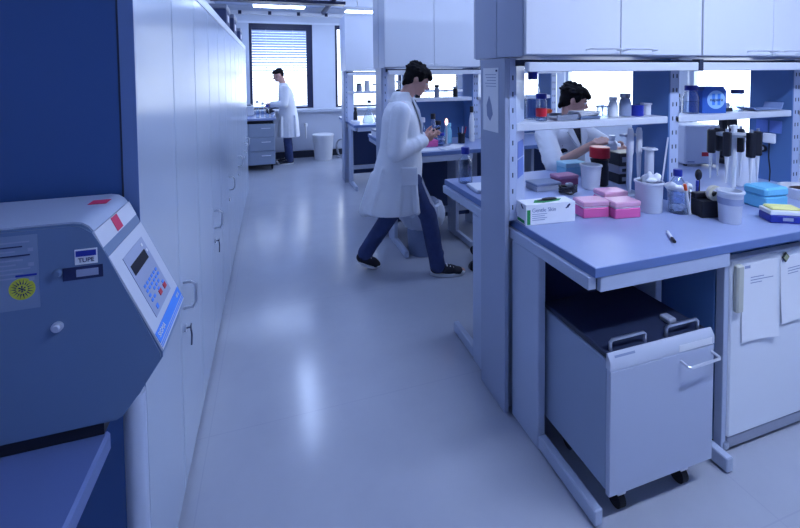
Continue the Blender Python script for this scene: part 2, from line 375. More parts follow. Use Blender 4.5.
# ------------------------------------------------------------------ wardrobes along the aisle
WX = -.345; WTOP = 2.03
bounds = [1.245, 1.685, 2.13, 2.575, 3.01, 3.445, 3.89, 4.335, 4.78, 5.22, 5.66, 6.1]
def wardrobe(y0, y1, doors, label):
    o = thing('wardrobe', label, 'wardrobe', (WX, y0, 0), 0, 'grey steel wardrobes along the aisle')
    D = y1-y0
    MB().box(-.60, -.024, .0, .018, .0, WTOP, .002).build('side_panel', wardrobe_side, o)
    MB().box(-.60, -.024, D-.018, D-.001, 0, WTOP).build('side_panel', wardrobe_side, o)
    MB().box(-.60, -.024, .018, D-.018, WTOP-.02, WTOP).box(-.60, -.024, .018, D-.018, .0, .07).box(-.60, -.585, .018, D-.018, .07, WTOP-.02).build('carcass', wardrobe_side, o)
    MB().box(-.0235, .002, .0, D-.001, WTOP-.052, WTOP, .003).build('cornice', mat('cornice_metal', (.8, .84, .92), .35) if 'cornice_metal' not in MATS else MATS['cornice_metal'], o)
    if y0 == bounds[0]: MB().box(-.034, .0005, -.002, -.0003, .03, WTOP-.055).build('edge_trim', wardrobe_edge, o)
    if y0 == bounds[0]: MB().box(-.039, -.0345, -.001, -.0003, .0, WTOP).build('shadow_gap', slot_dark, o)
    for (a, c, hinge, handle, key) in doors:
        a -= y0; c -= y0
        d = MB().box(-.0215, 0, a+.0035, c-.0035, .035, WTOP-.055, .0025).build('door', wardrobe_paint, o)
        MB().box(-.0235, -.0218, a+.001, c-.001, .03, WTOP-.055).build('door_gasket', slot_dark, o)
        if handle:
            hy = a+.055 if hinge == 'far' else c-.055
            z = .76
            MB().tube([(0, hy, z+.05), (.028, hy, z+.05), (.042, hy, z+.04), (.044, hy, z-.03), (.034, hy, z-.05), (0, hy, z-.052)], .006, 8).build('handle', steel, d)
            MB().cyl((0, hy, z-.13), (.008, hy, z-.13), .014, n=16).build('lock', steel, d)
            if key:
                MB().cyl((.008, hy, z-.13), (.026, hy, z-.13), .003, n=6).box(.022, .026, hy-.009, hy+.009, z-.142, z-.118, .002).tube([(.024, hy, z-.14), (.026, hy, z-.16), (.024, hy, z-.20)], .0035, 6).build('key', mat('key_metal', (.10,.12,.2), .4, .6) if 'key_metal' not in MATS else MATS['key_metal'], d)
    return o
bd = bounds
wardrobe(bd[0], bd[2], [(bd[0], bd[1], 'near', False, False), (bd[1], bd[2], 'far', True, True)], 'nearest grey wardrobe, its dark blue end panel behind the centrifuge')
wardrobe(bd[2], bd[4], [(bd[2], bd[3], 'near', False, False), (bd[3], bd[4], 'far', True, True)], 'second grey wardrobe along the aisle, next after the one beside the centrifuge')
wardrobe(bd[4], bd[6], [(bd[4], bd[5], 'near', False, False), (bd[5], bd[6], 'far', True, False)], 'third grey wardrobe along the aisle, in the middle of the row')
wardrobe(bd[6], bd[8], [(bd[6], bd[7], 'near', False, False), (bd[7], bd[8], 'far', True, False)], 'fourth grey wardrobe along the aisle, last but one towards the far bench')
wardrobe(bd[8], bd[11], [(bd[8], bd[9], 'near', False, False), (bd[9], bd[10], 'far', True, False), (bd[10], bd[11], 'far', True, False)], 'farthest grey wardrobe along the aisle, next to the bench by the far window')
# things stored on the wardrobes
for k, (y, w, h, d, lab) in enumerate(((4.0, .30, .20, .40, 'dark storage box on the wardrobe row, nearest of the three'), (4.75, .34, .22, .4, 'dark storage box on the wardrobe row, middle one of the three'), (5.6, .26, .18, .35, 'small dark storage box on the wardrobe row, nearest to the window'))):
    o = thing('storage_box', lab, 'box', (WX-.02-d/2, y, WTOP+.001), 0, 'boxes on top of the wardrobes')
    bm_ = mat('box_card', (.06, .08, .18), .7) if k == 0 else MATS['box_card']
    MB().box(-d/2, d/2, -w/2, w/2, 0, h-.04, .004).build('body', bm_, o)
    MB().box(-d/2-.006, d/2+.006, -w/2-.006, w/2+.006, h-.04, h, .006).build('lid', grey_p, o)
    MB().box(d/2+.0005, d/2+.002, -w*.22, w*.22, h*.3, h*.6).build('label_card', paper, o)

# ------------------------------------------------------------------ centrifuge and its table
t = thing('side_table', 'blue topped table under the centrifuge in front of the wardrobe', 'table', (-.62, .75, 0))
MB().box(-.5, .268, -.9, .272, .790, .835, .006).build('table_top', mat('table_blue', (.10, .15, .36), .4, noise=.05), t)
MB().box(-.5, .235, -.85, .24, .735, .789).build('apron', frame_paint, t)
for p in ((.282, .38), (-.40, .38)):
    MB().cyl((p[0], p[1] , .02), (p[0], p[1], .833), .024, n=20).build('leg', frame_paint, t)
    MB().cyl((p[0], p[1], 0), (p[0], p[1], .02), .027, n=20).build('foot', rubber, t)
for p in ((.19, -.8), (-.42, -.8)): MB().cyl((p[0], p[1], 0), (p[0], p[1], .745), .024, n=20).build('leg', frame_paint, t)
MB().box(-.39, .257, .37, .39, .81, .834).box(.08, .10, .2725, .37, .81, .834).box(-.38, -.36, .2725, .37, .81, .834).build('rail', frame_paint, t)

CY0, CY1 = 1.0, 1.226
c = thing('centrifuge', 'grey benchtop centrifuge with slanted keypad front and warning stickers', 'centrifuge', (-.36, CY0, .836))
def cp(x, z): return (x+.36, z-.836)
prof = [cp(-.95, 1.300), cp(-.400, 1.300), cp(-.385, 1.297), cp(-.374, 1.289), cp(-.366, 1.278), cp(-.345, 1.237), cp(-.243, .995), cp(-.243, .985), cp(-.288, .916), cp(-.322, .871), cp(-.335, .864), cp(-.95, .864)]
body = MB().prism(prof, 0, CY1-CY0, 'y')
bmesh.ops.bevel(body.bm, geom=[e for e in body.bm.edges if abs(e.verts[0].co.y-e.verts[1].co.y) < 1e-5], offset=.004, segments=2, affect='EDGES')
body = body.build('housing', cent_side, c)
W = CY1-CY0
n_top = cp(-.366, 1.278); n_bot = cp(-.243, .995)
dv = Vector((n_bot[0]-n_top[0], 0, n_bot[1]-n_top[1])); L = dv.length; dv.normalize(); nv = Vector((-dv.z, 0, dv.x)); nv = nv if nv.x > 0 else -nv
S0 = Vector((n_top[0], 0, n_top[1]))
def on_slope(u, v, h): return S0+dv*(u*L)+Vector((0, v*W, 0))+nv*h     # u down the slope 0..1, v across 0..1
def slope_plate(name, u0, u1, v0, v1, h0, h1, m, parent):
    b = MB(); q = [on_slope(u, v, h) for h in (h0, h1) for u, v in ((u0, v0), (u1, v0), (u1, v1), (u0, v1))]
    vs = [b.bm.verts.new(p) for p in q]
    for f in ((0, 1, 2, 3), (4, 5, 6, 7), (0, 1, 5, 4), (1, 2, 6, 5), (2, 3, 7, 6), (3, 0, 4, 7)): b.bm.faces.new([vs[i] for i in f])
    return b.build(name, m, parent)
MB().prism([cp(-.95, 1.3005), cp(-.400, 1.3005), cp(-.385, 1.2975), cp(-.374, 1.2895), cp(-.366, 1.2785), cp(-.364, 1.2805), cp(-.372, 1.292), cp(-.384, 1.3005), cp(-.400, 1.304), cp(-.95, 1.304)], .006, W-.006, 'y').build('lid', mat('centrifuge_lid', (.36, .43, .60), .38, noise=.03), c)
slope_plate('lid_lip', .0, .125, .01, .99, .0005, .004, cent_front, c)
slope_plate('lid_gap', .128, .195, .01, .99, .0002, .0012, cent_groove, c)
fp = slope_plate('front_panel', .20, .985, .01, .99, .0005, .004, cent_front, c)
kp = slope_plate('keypad', .29, .80, .20, .80, .0042, .0052, cent_pad, fp)
slope_plate('display', .375, .455, .25, .70, .0054, .0062, mat('display_dark', (.004, .005, .02), .5, spec=.2), kp)
b = MB()
def key(u, v, m, r=.03):
    pass
for u in (.56, .60, .64, .68):
    for v in (.28, .36, .44, .52, .60, .68):
        if random.random() < .8:
            q = [on_slope(a, bb, h) for h in (.0053, .0062) for a, bb in ((u, v), (u+.022, v), (u+.022, v+.05), (u, v+.05))]
            vs = [b.bm.verts.new(p) for p in q]
            for f in ((4, 5, 6, 7), (0, 1, 5, 4), (1, 2, 6, 5), (2, 3, 7, 6), (3, 0, 4, 7)): b.bm.faces.new([vs[i] for i in f])
b.build('button_rows', blue_bright, kp)
slope_plate('start_button', .705, .745, .66, .74, .0053, .0066, red_p, kp)
slope_plate('stop_button', .70, .74, .50, .58, .0053, .0066, red_p, kp)
slope_plate('indicator', .325, .35, .68, .72, .0053, .006, white_p, kp); slope_plate('indicator', .39, .415, .73, .77, .0053, .006, white_p, kp)
slope_plate('key_symbol', .74, .775, .30, .36, .0053, .006, blue_bright, kp)
st = slope_plate('name_strip', .855, .935, .02, .98, .0042, .005, blue_bright, fp)
slope_plate('strip_line', .945, .953, .02, .98, .0042, .005, blue_bright, fp); slope_plate('strip_line', .961, .968, .02, .98, .0042, .005, blue_bright, fp)
o_ = on_slope(.895, .17, .0052); text('lettering', 'SIGMA', .017, white_p, st, axes(o_, (0, 1, 0), -dv))
o_ = on_slope(.895, .86, .0052); text('lettering', '4K15', .011, white_p, st, axes(o_, (0, 1, 0), -dv))
# red tags on the lid and its lip
slope_plate('red_tag', .005, .115, .40, .56, .0045, .0052, red_tag, c)
MB().box(-.06, -.022, .13, .165, .4682, .4689).build('red_tag', red_tag, c)
# stickers, screw and knob on the near side
def side_plate(name, x0, x1, z0, z1, m, parent, y=-.0006, tilt=0):
    return MB().box(x0+.36, x1+.36, y-.0005, y+.0004, z0-.836, z1-.836).build(name, m, parent)
s = side_plate('rating_plate', -.56, -.459, 1.138, 1.288, mat('rating_foil', (.19, .26, .42), .35), c)
for k in range(9): side_plate('print_line', -.545, -.472-(k % 3)*.012, 1.274-k*.009, 1.2765-k*.009, ink if k in (1, 3) else ink_pale, s, -.0016)
for k in range(3): side_plate('print_line', -.475+k*.0, -.466, 1.255-k*.03, 1.262-k*.03, ink_pale, s, -.0016)
side_plate('print_line', -.497, -.462, 1.205, 1.209, blue_p, s, -.0016)
b = MB()
for k in range(18):
    a = 2*PI*k/18; b.prism([(math.cos(a-.1)*.010, math.sin(a-.1)*.010), (math.cos(a)*.0195, math.sin(a)*.0195), (math.cos(a+.1)*.010, math.sin(a+.1)*.010)], 0, .0006, 'y')
y_ = MB().cyl((-.487+.36, -.0012, 1.180-.836), (-.487+.36, -.0018, 1.180-.836), .022, n=32).build('warning_sticker', label_yellow, c)
o2 = b.build('warning_symbol', ink, y_); o2.location = (-.487+.36, -.0026, 1.180-.836)
text('warning_symbol', '*', .03, ink, y_, axes((-.487+.36, -.0024, 1.174-.836), (1, 0, 0), (0, 0, 1)))
s = side_plate('maker_sticker', -.397, -.357, 1.215, 1.247, paper, c)
side_plate('print_band', -.395, -.359, 1.232, 1.244, blue_p, s, -.0016)
text('lettering', 'TUPE', .0125, ink, s, axes((-.377, -.0016, 0), (1, 0, 0), (0, 0, 1)).to_3x3().to_4x4() if False else axes((-.377+.36, -.0016, 1.2235-.836), (1, 0, 0), (0, 0, 1)))
s = side_plate('inventory_plate', -.419, -.348, 1.184, 1.211, mat('navy_plate', (.012, .02, .09), .4), c)
side_plate('print_band', -.395, -.356, 1.190, 1.205, ink_pale, s, -.0016)
MB().cyl((-.427+.36, 0, 1.203-.836), (-.427+.36, -.008, 1.203-.836), .008, .006, 16).build('side_knob', cent_side, c)
b = MB().cyl((-.431+.36, 0, 1.092-.836), (-.431+.36, -.006, 1.092-.836), .0105, n=20).cyl((-.431+.36, -.006, 1.092-.836), (-.431+.36, -.012, 1.092-.836), .006, n=12); b.build('side_lock', chrome, c)
MB().box(-.55, .0, .008, W-.012, .0005, .0275).build('shadow_block', black_m, c)  # black block stands in for the dark shadow beneath the housing
for px in (-.50, -.12):
    for py in (.03, W-.03): MB().cyl((px, py, 0), (px, py, .0275), .018, n=16).build('foot', rubber, c)

# ------------------------------------------------------------------ lab benches
def lab_bench(yf, yb, x0, x1, frames, label, panel=False):
    """worktop on C-shaped frames; yf front edge, yb back edge, spine in between"""
    o = thing('lab_bench', label, 'lab bench', (x0, yf, 0), 0, 'blue topped lab benches')
    D = yb-yf; L_ = x1-x0; sp0 = .505; sp1 = .73
    wt = MB().box(0, L_, 0, D, .884, .92, .003).build('worktop', worktop_m, o)
    MB().box(-.0015, L_, -.0022, -.0003, .8845, .918).box(-.0022, -.0003, 0, D, .8845, .918).build('edge_band', worktop_edge, wt)
    for k, fx in enumerate(frames):
        fx -= x0; fr = MB()
        a, c_ = fx-.018, fx+.018
        MB().box(a, c_, .295, sp0-.01, .0, .834, .004).build('leg', frame_paint, o)
        MB().box(a, c_, sp1+.01, sp1+.16, .0, .834, .004).build('leg', frame_paint, o)
        MB().box(a, c_, -.03, .294, .008, .066, .004).build('foot', frame_paint, o)
        MB().box(a, c_, sp1+.161, D-.17, .008, .066, .004).build('foot', frame_paint, o)
        MB().box(a, c_, .012, D-.012, .835, .883, .003).build('arm', frame_paint, o)
    f0, f1 = frames[0]-x0+.025, frames[-1]-x0-.025
    MB().box(f0, frames[1]-x0+.02, .0, .02, .828, .883, .002).build('apron', frame_paint, o)
    MB().box(f0, f1, D-.03, D-.01, .835, .883, .002).build('apron', frame_paint, o)
    MB().box(f0, f1, sp1+.02, sp1+.05, .18, .25, .003).build('stretcher', frame_paint, o)
    MB().box(f0, f1, .44, .47, .20, .26, .003).build('stretcher', frame_paint, o)
    return o
lab_bench(1.154, 2.474, 1.07, 4.2, [1.068, 1.712, 2.6, 4.1], 'nearest blue topped lab bench with the pink tip boxes on it')
lab_bench(3.40, 4.74, 1.07, 3.2, [1.095, 1.73, 2.6, 3.15], 'second lab bench, behind the walking person')
lab_bench(5.62, 6.95, 1.07, 3.2, [1.095, 1.73, 2.6, 3.15], 'farthest lab bench with conical flask, near the far window')

bench_back = mat('bench_back_panel', (.035, .06, .16), .6)
def spine(yf, bays, x0, label, zt=1.68, backed=False):
    """service spine: slotted columns, divider panels, shelf and light rail"""
    y0, y1 = yf+.505, yf+.735
    o = thing('reagent_rack', label, 'shelf rack', (x0, y0, 0), 0, 'slotted shelf racks on the benches')
    D = y1-y0; P = .975
    MB().box(-.012, .010, .0, D, 0, zt-.003, .002).build('end_panel', spine_paint, o)
    for k in range(bays+1):
        xx = k*P+.012
        # front column with splayed flank, slotted
        zlo = .921
        cl = MB().prism([(xx, 0), (xx+(.06 if k else .036), 0), (xx+.15, .105), (xx+.15, .125), (xx, .125)], zlo, zt-.003, 'z').build('column', column_paint, o)
        sl = MB()
        z = zlo+.05
        while z < zt-.05:
            sl.box(xx+.0145, xx+.0205, -.0012, .0, z, z+.022)
            if k: sl.box(xx+.040, xx+.046, -.0012, .0, z, z+.022)
            z += .0755
        sl.build('slots', slot_dark, cl)
        if k: MB().box(xx-.012, xx-.001, .0, D, zlo, zt-.003).build('divider_panel', panel_dark, o)
        MB().box(xx, xx+.10, D-.08, D, zlo, zt-.003).build('rear_column', spine_paint, o)
        MB().box(xx, xx+.06, .03, D-.03, 0, .83).build('pedestal', spine_paint, o)
    for k in range(bays):
        a = k*P+.012+.037; e = (k+1)*P-.001
        MB().box(a, e, .0, .17, 1.335, 1.372, .004).build('shelf', cab_front, o)
        MB().box(k*P+.012+.061, (k+1)*P+.011, .10, .115, .10, .83).build('back_panel', bench_back, o)
        if backed: MB().box(k*P+.012+.151, (k+1)*P-.001, .20, .212, .922, 1.33).build('back_panel', panel_dark, o)
    rb_ = MB(); a = .03
    while a < bays*P-.2: rb_.box(a, min(a+.99, bays*P+.05), -.125, -.09, zt-.068, zt-.026, .003); a += 1.02
    rb_.build('light_rail', cab_front, o)
    jb_ = MB(); a = 1.022
    while a < bays*P-.1: jb_.box(a, a+.026, -.127, -.088, zt-.07, zt-.01); a += 1.02
    jb_.box(.03, bays*P, -.05, -.02, zt-.04, zt-.012); jb_.build('rail_joint', slot_dark, o)
    return o
spine(1.154, 3, 1.03, 'slotted shelf rack on the nearest bench, below the wall cabinets')
spine(3.40, 2, 1.03, 'slotted shelf rack on the second bench behind the walking person', backed=True)
spine(5.62, 2, 1.03, 'slotted shelf rack on the farthest bench by the window')

def wall_cabinet(x0, y0, dirn, label, z0=1.681, z1=2.5):
    """two-door cabinet carried on the rack; dirn -1: doors face the camera side"""
    o = thing('wall_cabinet', label, 'cabinet', (x0, y0, z0), 0, 'wall cabinets on the racks')
    Wd, D = 1.012, .236; H = z1-z0
    ya, yb_ = (.022, D) if dirn < 0 else (0, D-.022)
    MB().box(0, Wd, ya, yb_, 0, H, .002).build('body', cab_body, o)
    for k in range(2):
        a = k*Wd/2+.002; e = (k+1)*Wd/2-.002
        y_a, y_b = (0, .0205) if dirn < 0 else (D-.0205, D)
        d = MB().box(a, e, y_a, y_b, .006, H-.004, .002).build('door', cab_front, o)
        if dirn < 0:
            h0, h1 = (e-.19, e-.015) if k == 0 else (a+.015, a+.19)
            MB().tube([(h0, 0, .028), (h0, -.022, .03), (h0+.008, -.03, .031), (h1-.008, -.03, .031), (h1, -.022, .03), (h1, 0, .028)], .0045, 8).build('handle', chrome, d)
    return o
for k, lab in enumerate(('nearest wall cabinet, above the glove box end of the first bench', 'wall cabinet above the blue logo box, second along the first bench', 'wall cabinet at the right wall end of the first bench')):
    wall_cabinet(1.03+k*1.02, 1.515, -1, lab)
for k, lab in enumerate(('rear wall cabinet back to back with the nearest cabinet, at the aisle end', 'rear wall cabinet in the middle of the first bench, facing the second bench', 'rear wall cabinet at the right wall, facing the second bench')):
    wall_cabinet(1.03+k*1.02, 1.755, 1, lab)
wall_cabinet(1.03, 3.80, -1, 'wall cabinet above the head of the walking person'); wall_cabinet(2.05, 3.80, -1, 'wall cabinet on the second bench, behind the nearest cabinets')
wall_cabinet(1.03, 4.05, 1, 'rear wall cabinet of the second bench at the aisle end'); wall_cabinet(2.05, 4.05, 1, 'rear wall cabinet of the second bench away from the aisle')
wall_cabinet(1.03, 6.03, -1, 'wall cabinet below the bright ceiling lamp beside the far window'); wall_cabinet(2.05, 6.03, -1, 'wall cabinet on the farthest bench, away from the aisle')
wall_cabinet(1.03, 6.28, 1, 'rear wall cabinet of the farthest bench, facing the window, aisle end'); wall_cabinet(2.05, 6.28, 1, 'rear wall cabinet of the farthest bench, facing the window, inner end')

# notice on the end panel, stickers on the columns
b = MB().box(1.0165, 1.0175, 1.715, 1.86, 1.325, 1.634).build('paper_notice', paper); tag(b, 'paper notice with a grey drawing taped to the end of the nearest shelf rack', 'notice')
q = MB()
for k in range(5): q.box(1.0158, 1.0163, 1.735, 1.84-.01*(k % 3), 1.60-.014*k, 1.603-.014*k)
q.build('print_lines', ink_pale, b)
q = MB(); q.prism([(1.80, 1.50), (1.775, 1.45), (1.765, 1.41), (1.79, 1.375), (1.82, 1.40), (1.825, 1.45)], 1.0158, 1.0163, 'x'); q.build('drawing', ink_pale, b)
MB().cyl((1.0165, 1.73, 1.62), (1.013, 1.73, 1.62), .005, n=10).build('pin', ink, b)
nrm = Vector((.105, -.114, 0)).normalized()
def flank_note(x0, z0, z1, lab, f0, f1):
    """sheet lying on the splayed flank of the end column"""
    A = Vector((x0+.036, 1.659, 0)); B = Vector((x0+.15, 1.764, 0)); p = A.lerp(B, f0)+nrm*.001; q_ = A.lerp(B, f1)+nrm*.001
    b = MB(); vs = [b.bm.verts.new((v.x, v.y, z)) for v, z in ((p, z0), (q_, z0), (q_, z1), (p, z1))]+[b.bm.verts.new((v.x+nrm.x*.001, v.y+nrm.y*.001, z)) for v, z in ((p, z0), (q_, z0), (q_, z1), (p, z1))]
    for f in ((0, 1, 2, 3), (4, 5, 6, 7), (0, 1, 5, 4), (1, 2, 6, 5), (2, 3, 7, 6), (3, 0, 4, 7)): b.bm.faces.new([vs[i] for i in f])
    return tag(b.build('sticker', blue_st, None), lab, 'sticker', 'blue stickers on the rack column')
blue_st = mat('blue_sticker', (.13, .22, .60), .4)
flank_note(1.042, 1.205, 1.285, 'upper of two blue stickers on the column above the glove box', .15, .85)
flank_note(1.042, 1.11, 1.198, 'lower of two blue stickers on the column above the glove box', .15, .85)

# ------------------------------------------------------------------ freezer box under the bench
f = thing('undercounter_freezer', 'grey chest unit on castors with dark lid under the nearest bench', 'freezer', (1.10, 1.115, 0))
FW, FD = .485, .375
MB().box(.0, FW, .014, FD, .122, .594, .004).build('body', mat('freezer_paint_shaded', (.30, .37, .52), .35, noise=.03), f)  # same paint as the door, darkened to put the sides in shade
dr = MB().box(-.004, FW+.004, -.006, .013, .115, .568, .003).build('door', mat('freezer_front', (.46, .51, .66), .33, noise=.03), f)
MB().tube([(FW-.165, -.006, .538), (FW-.165, -.035, .535), (FW-.155, -.042, .535), (FW-.02, -.042, .539), (FW-.01, -.035, .539), (FW-.01, -.006, .542)], .005, 8).build('handle', chrome, dr)
tr_ = MB().prism([(-.006, .571), (.0135, .571), (.0135, .624), (.008, .626), (-.006, .600)], -.004, FW+.004, 'x').build('front_trim', mat('freezer_trim', (.54, .58, .70), .35), f)
MB().prism([(-.0075, .574), (-.0068, .574), (-.0068, .599), (-.0075, .599)], FW-.175, FW-.01, 'x').build('name_label', paper, tr_)
MB().prism([(-.0015, .611), (-.0008, .611), (.0018, .618), (.001, .618)], .02, .11, 'x').build('lettering', ink_pale, tr_)
lid = MB().box(.004, FW-.004, .016, FD, .5945, .618, .004).build('lid', mat('dark_lid', (.018, .025, .06), .4), f)
for a in (.03, .29):
    MB().tube([(a, .03, .618), (a, .03, .646), (a+.008, .03, .654), (a+.15, .03, .654), (a+.158, .03, .646), (a+.158, .03, .618)], .006, 8).build('lid_handle', steel, lid)
MB().box(.36, .40, .075, .12, .618, .638, .004).build('lid_latch', grey_p, lid)
for a in (.09, FW-.09):
    for y in (.055, FD-.07):
        cs = MB().cyl((a, y, .06), (a, y, .122), .012, n=10).box(a-.018, a+.018, y-.025, y+.025, .062, .075).build('castor', steel, f)
        MB().cyl((a-.014, y, .032), (a+.014, y, .032), .032, n=20).build('wheel', rubber, cs)

# ------------------------------------------------------------------ fridge under the bench
r = thing('undercounter_fridge', 'white fridge with papers on its door under the nearest bench', 'fridge', (1.765, 1.19, 0))
fr_white = mat('fridge_white', (.78, .82, .90), .35)
MB().box(.0, .60, .045, .42, .03, .835, .004).build('body', panel_dark, r)
dr = MB().box(.028, .60, 0, .043, .068, .828, .006).build('door', fr_white, r)
MB().box(.036, .074, -.022, 0, .61, .81, .006).build('handle', mat('cream_grip', (.55, .56, .50), .4), dr)
MB().box(.03, .60, .004, .044, .018, .064, .003).build('kick_strip', grey_p, r)
MB().box(.0, .026, .006, .04, .02, .835, .002).build('hinge_post', frame_paint, r)
MB().box(.01, .034, -.004, .02, .022, .05, .003).cyl((.02, -.008, .04), (.02, -.004, .04), .006, n=10).build('hinge', steel, r)
for a in (.04, .55):
    for y in (.08, .38): MB().cyl((a, y, 0), (a, y, .03), .02, n=12).build('foot', rubber, r)
def fridge_paper(x0, x1, z0, z1, lab, tilt=0):
    o = thing('paper_sheet', lab, 'paper', (1.765+(x0+x1)/2, 1.1885, (z0+z1)/2), 0, 'papers on the fridge'); o.rotation_euler = (0, tilt, 0)
    w, h = (x1-x0)/2, (z1-z0)/2
    b = MB(); n_ = 8; rows = []
    for i in range(n_+1):
        z_ = -h+2*h*i/n_; c_ = -.012*(1-i/n_)**3
        rows.append([b.bm.verts.new((x_, c_*f_-t_, z_)) for t_ in (0, .0008) for x_, f_ in ((-w, .6), (0, .5), (w, 1.5))])
    for r0_, r1_ in zip(rows, rows[1:]):
        for a_, e_ in ((0, 1), (1, 2), (3, 4), (4, 5), (0, 3), (2, 5)): b.bm.faces.new((r0_[a_], r0_[e_], r1_[e_], r1_[a_]))
    for r_ in (rows[0], rows[-1]): b.bm.faces.new((r_[0], r_[1], r_[2], r_[5], r_[4], r_[3]))
    s_ = b.build('sheet', paper, o)
    q = MB()
    for k, (a, e) in enumerate(((-.55, .2), (-.55, .75), (-.55, .1))): q.box(a*w, e*w, -.0025, -.0018, h*.62-k*.012, h*.62-k*.012+.003)
    q.box(-w*.9, -w*.6, -.0025, -.0018, h*.88, h*.95)
    q.build('print_lines', ink_pale, s_)
    return o
fridge_paper(.088, .30, .47, .80, 'printed sheet on the white fridge door beside its handle', .02)
fridge_paper(.325, .53, .51, .80, 'printed sheet on the fridge door under the diamond magnet', -.03)
mg = MB().box(-.017, .017, -.006, 0, -.017, .017, .003).build('fridge_magnet', mat('magnet_dark', (.02, .03, .03), .4)); tag(mg, 'small dark diamond magnet on the white fridge door', 'magnet', loc=(1.765+.345, 1.186, .80)); mg.rotation_euler = (0, PI/4, 0)
MB().box(-.011, .011, -.0072, -.0062, -.011, .011).build('magnet_face', mat('magnet_face', (.35, .38, .22), .4), mg)

# ------------------------------------------------------------------ things on the nearest bench
BT = .9212
def bottle(name, label, cat, loc, r, h, capm, bodym=None, content=None, fill=.0, neck=.42, group=None, cap_h=None, band=None):
    o = thing(name, label, cat, loc, 0, group); bodym = bodym or glass_m
    ch = cap_h or h*.16; nr = r*neck; hb = h-ch
    MB().lathe([(0, 0), (r*.92, 0), (r, r*.1), (r, hb*.66), (r*.93, hb*.74), (nr*1.25, hb*.9), (nr, hb*.93), (nr, hb)], n=24).build('body', bodym, o)
    c_ = MB().lathe([(0, hb-.004), (nr*1.35, hb-.004), (nr*1.35, h-.003), (nr*1.25, h), (0, h)], n=24)
    c_.build('cap', capm, o)
    if fill: MB().lathe([(0, .003), (r*.9, .003), (r*.95, r*.1), (r*.95, hb*fill), (0, hb*fill)], n=20).build('contents', content or liquid, o)
    if band: MB().lathe([(r*1.01, hb*.2), (r*1.015, hb*.2), (r*1.015, hb*.55), (r*1.01, hb*.55)], n=24).build('label_band', band, o)
    return o
def open_jar(name, label, cat, loc, r, h, m, r_top=None, rim=True, group=None, wall=.004):
    o = thing(name, label, cat, loc, 0, group); rt_ = r_top or r
    MB().lathe([(0, 0), (r*.95, 0), (r, .005), (rt_, h-.004), (rt_+.002, h), (rt_-wall, h), (r-wall, wall), (0, wall)], n=32).build('body', m, o)
    if rim: MB().lathe([(rt_+.001, h-.010), (rt_+.005, h-.008), (rt_+.005, h), (rt_-.003, h+.001), (rt_-.003, h-.010)], n=32).build('rim', m, o)
    return o
def crumple(r, h, z, seed, m, parent, name='tissue', n=9, rr=.5):
    rnd = random.Random(seed); b = MB()
    for k in range(n):
        a = rnd.random()*6.28; d = r*rr*rnd.random()**.5*1.6
        R = Euler((rnd.random()*3, rnd.random()*3, rnd.random()*3)).to_matrix()
        b.ell((d*math.cos(a), d*math.sin(a), z+h*rnd.random()), (r*.45, r*.32, .012), R)
    return b.build(name, m, parent, voxel=.006, sm_it=1)

# glove box
g = thing('glove_box', 'white and green cardboard glove box at the bench end by the column', 'box', (1.203, 1.606, BT), -.075)
gw, gd, gh = .126, .040, .094
MB().box(-gw, gw, -gd, gd, 0, gh, .0015).build('carton', paper, g)
MB().box(-gw+.006, -gw+.022, -gd-.0012, -gd-.0002, .004, .070).box(-gw-.0012, -gw-.0002, -gd+.012, gd-.006, .006, .020).build('green_band', green_p, g)
text('lettering', 'Gentle Skin', .026, ink_pale, g, axes((-.035, -gd-.0008, .066), (1, 0, 0), (0, 0, 1)))
q = MB()
for k in range(4): q.box(-.095, -.02-.012*(k % 2), -gd-.001, -gd-.0003, .048-.009*k, .0505-.009*k)
q.build('print_lines', ink_pale, g)
q = MB().prism([(.078, .068), (.088, .066), (.100, .082), (.094, .086), (.084, .078)], -gd-.0012, -gd-.0003, 'y'); q.prism([(.075, .070), (.081, .070), (.081, .064), (.076, .064)], -gd-.0012, -gd-.0003, 'y'); q.build('emblem', ink, g)
q = MB().prism([(-.020, .072), (-.010, .070), (.004, .085), (-.002, .089), (-.012, .08)], -gw-.0012, -gw-.0003, 'x'); q.build('emblem', ink, g)
MB().prism([(-.075, -.018), (-.03, -.026), (.06, -.012), (.085, .010), (.02, .026), (-.05, .016)], gh+.0002, gh+.0012, 'z').build('green_print_top', green_p, g)
MB().prism([(-.05, .0), (.0, -.008), (.06, .0), (.05, .016), (-.02, .018)], gh+.0014, gh+.002, 'z').build('opening', black_m, g)
MB().ell((0, 0, 0), (.04, .012, .006)).build('glove_edge', black_m, g).location = (.02, .006, gh+.006)
# pink tip boxes
def tip_box(x, y, rz, label):
    o = thing('tip_box', label, 'box', (x, y, BT), rz, 'pink pipette tip boxes')
    w, d = .068, .046
    MB().box(-w, w, -d, d, 0, .046, .004).build('base', pink_p, o)
    MB().box(-w+.003, w-.003, -d+.003, d-.003, .0465, .052, .002).build('rack_plate', white_p, o)
    MB().box(-w-.001, w+.001, -d-.001, d+.001, .0525, .078, .005).build('lid', pink_lid, o)
    return o
tip_box(1.458, 1.606, -.16, 'left front pink tip box beside the white glove box')
tip_box(1.590, 1.553, -.12, 'right front pink tip box beside the white jar')
tip_box(1.667, 1.70, -.12, 'pink tip box standing behind the two others')
# white jar with tissue, glass jar with tissue
j = open_jar('waste_jar', 'opaque white jar topped with crumpled tissue beside the pink tip boxes', 'jar', (1.772, 1.565, BT), .058, .148, frost, .061); crumple(.055, .03, .145, 1, tissue_m, j)
j = open_jar('glass_jar', 'clear glass jar full of tissue between white jar and black box', 'jar', (1.884, 1.498, BT), .043, .112, glass_m, .047); crumple(.052, .022, .115, 2, tissue_m, j); crumple(.036, .02, .016, 5, tissue_m, j, 'tissue')
bottle('media_bottle', 'blue capped glass bottle behind the tissue jar on the nearest bench', 'bottle', (1.985, 1.585, BT), .036, .185, blue_p, fill=.3)
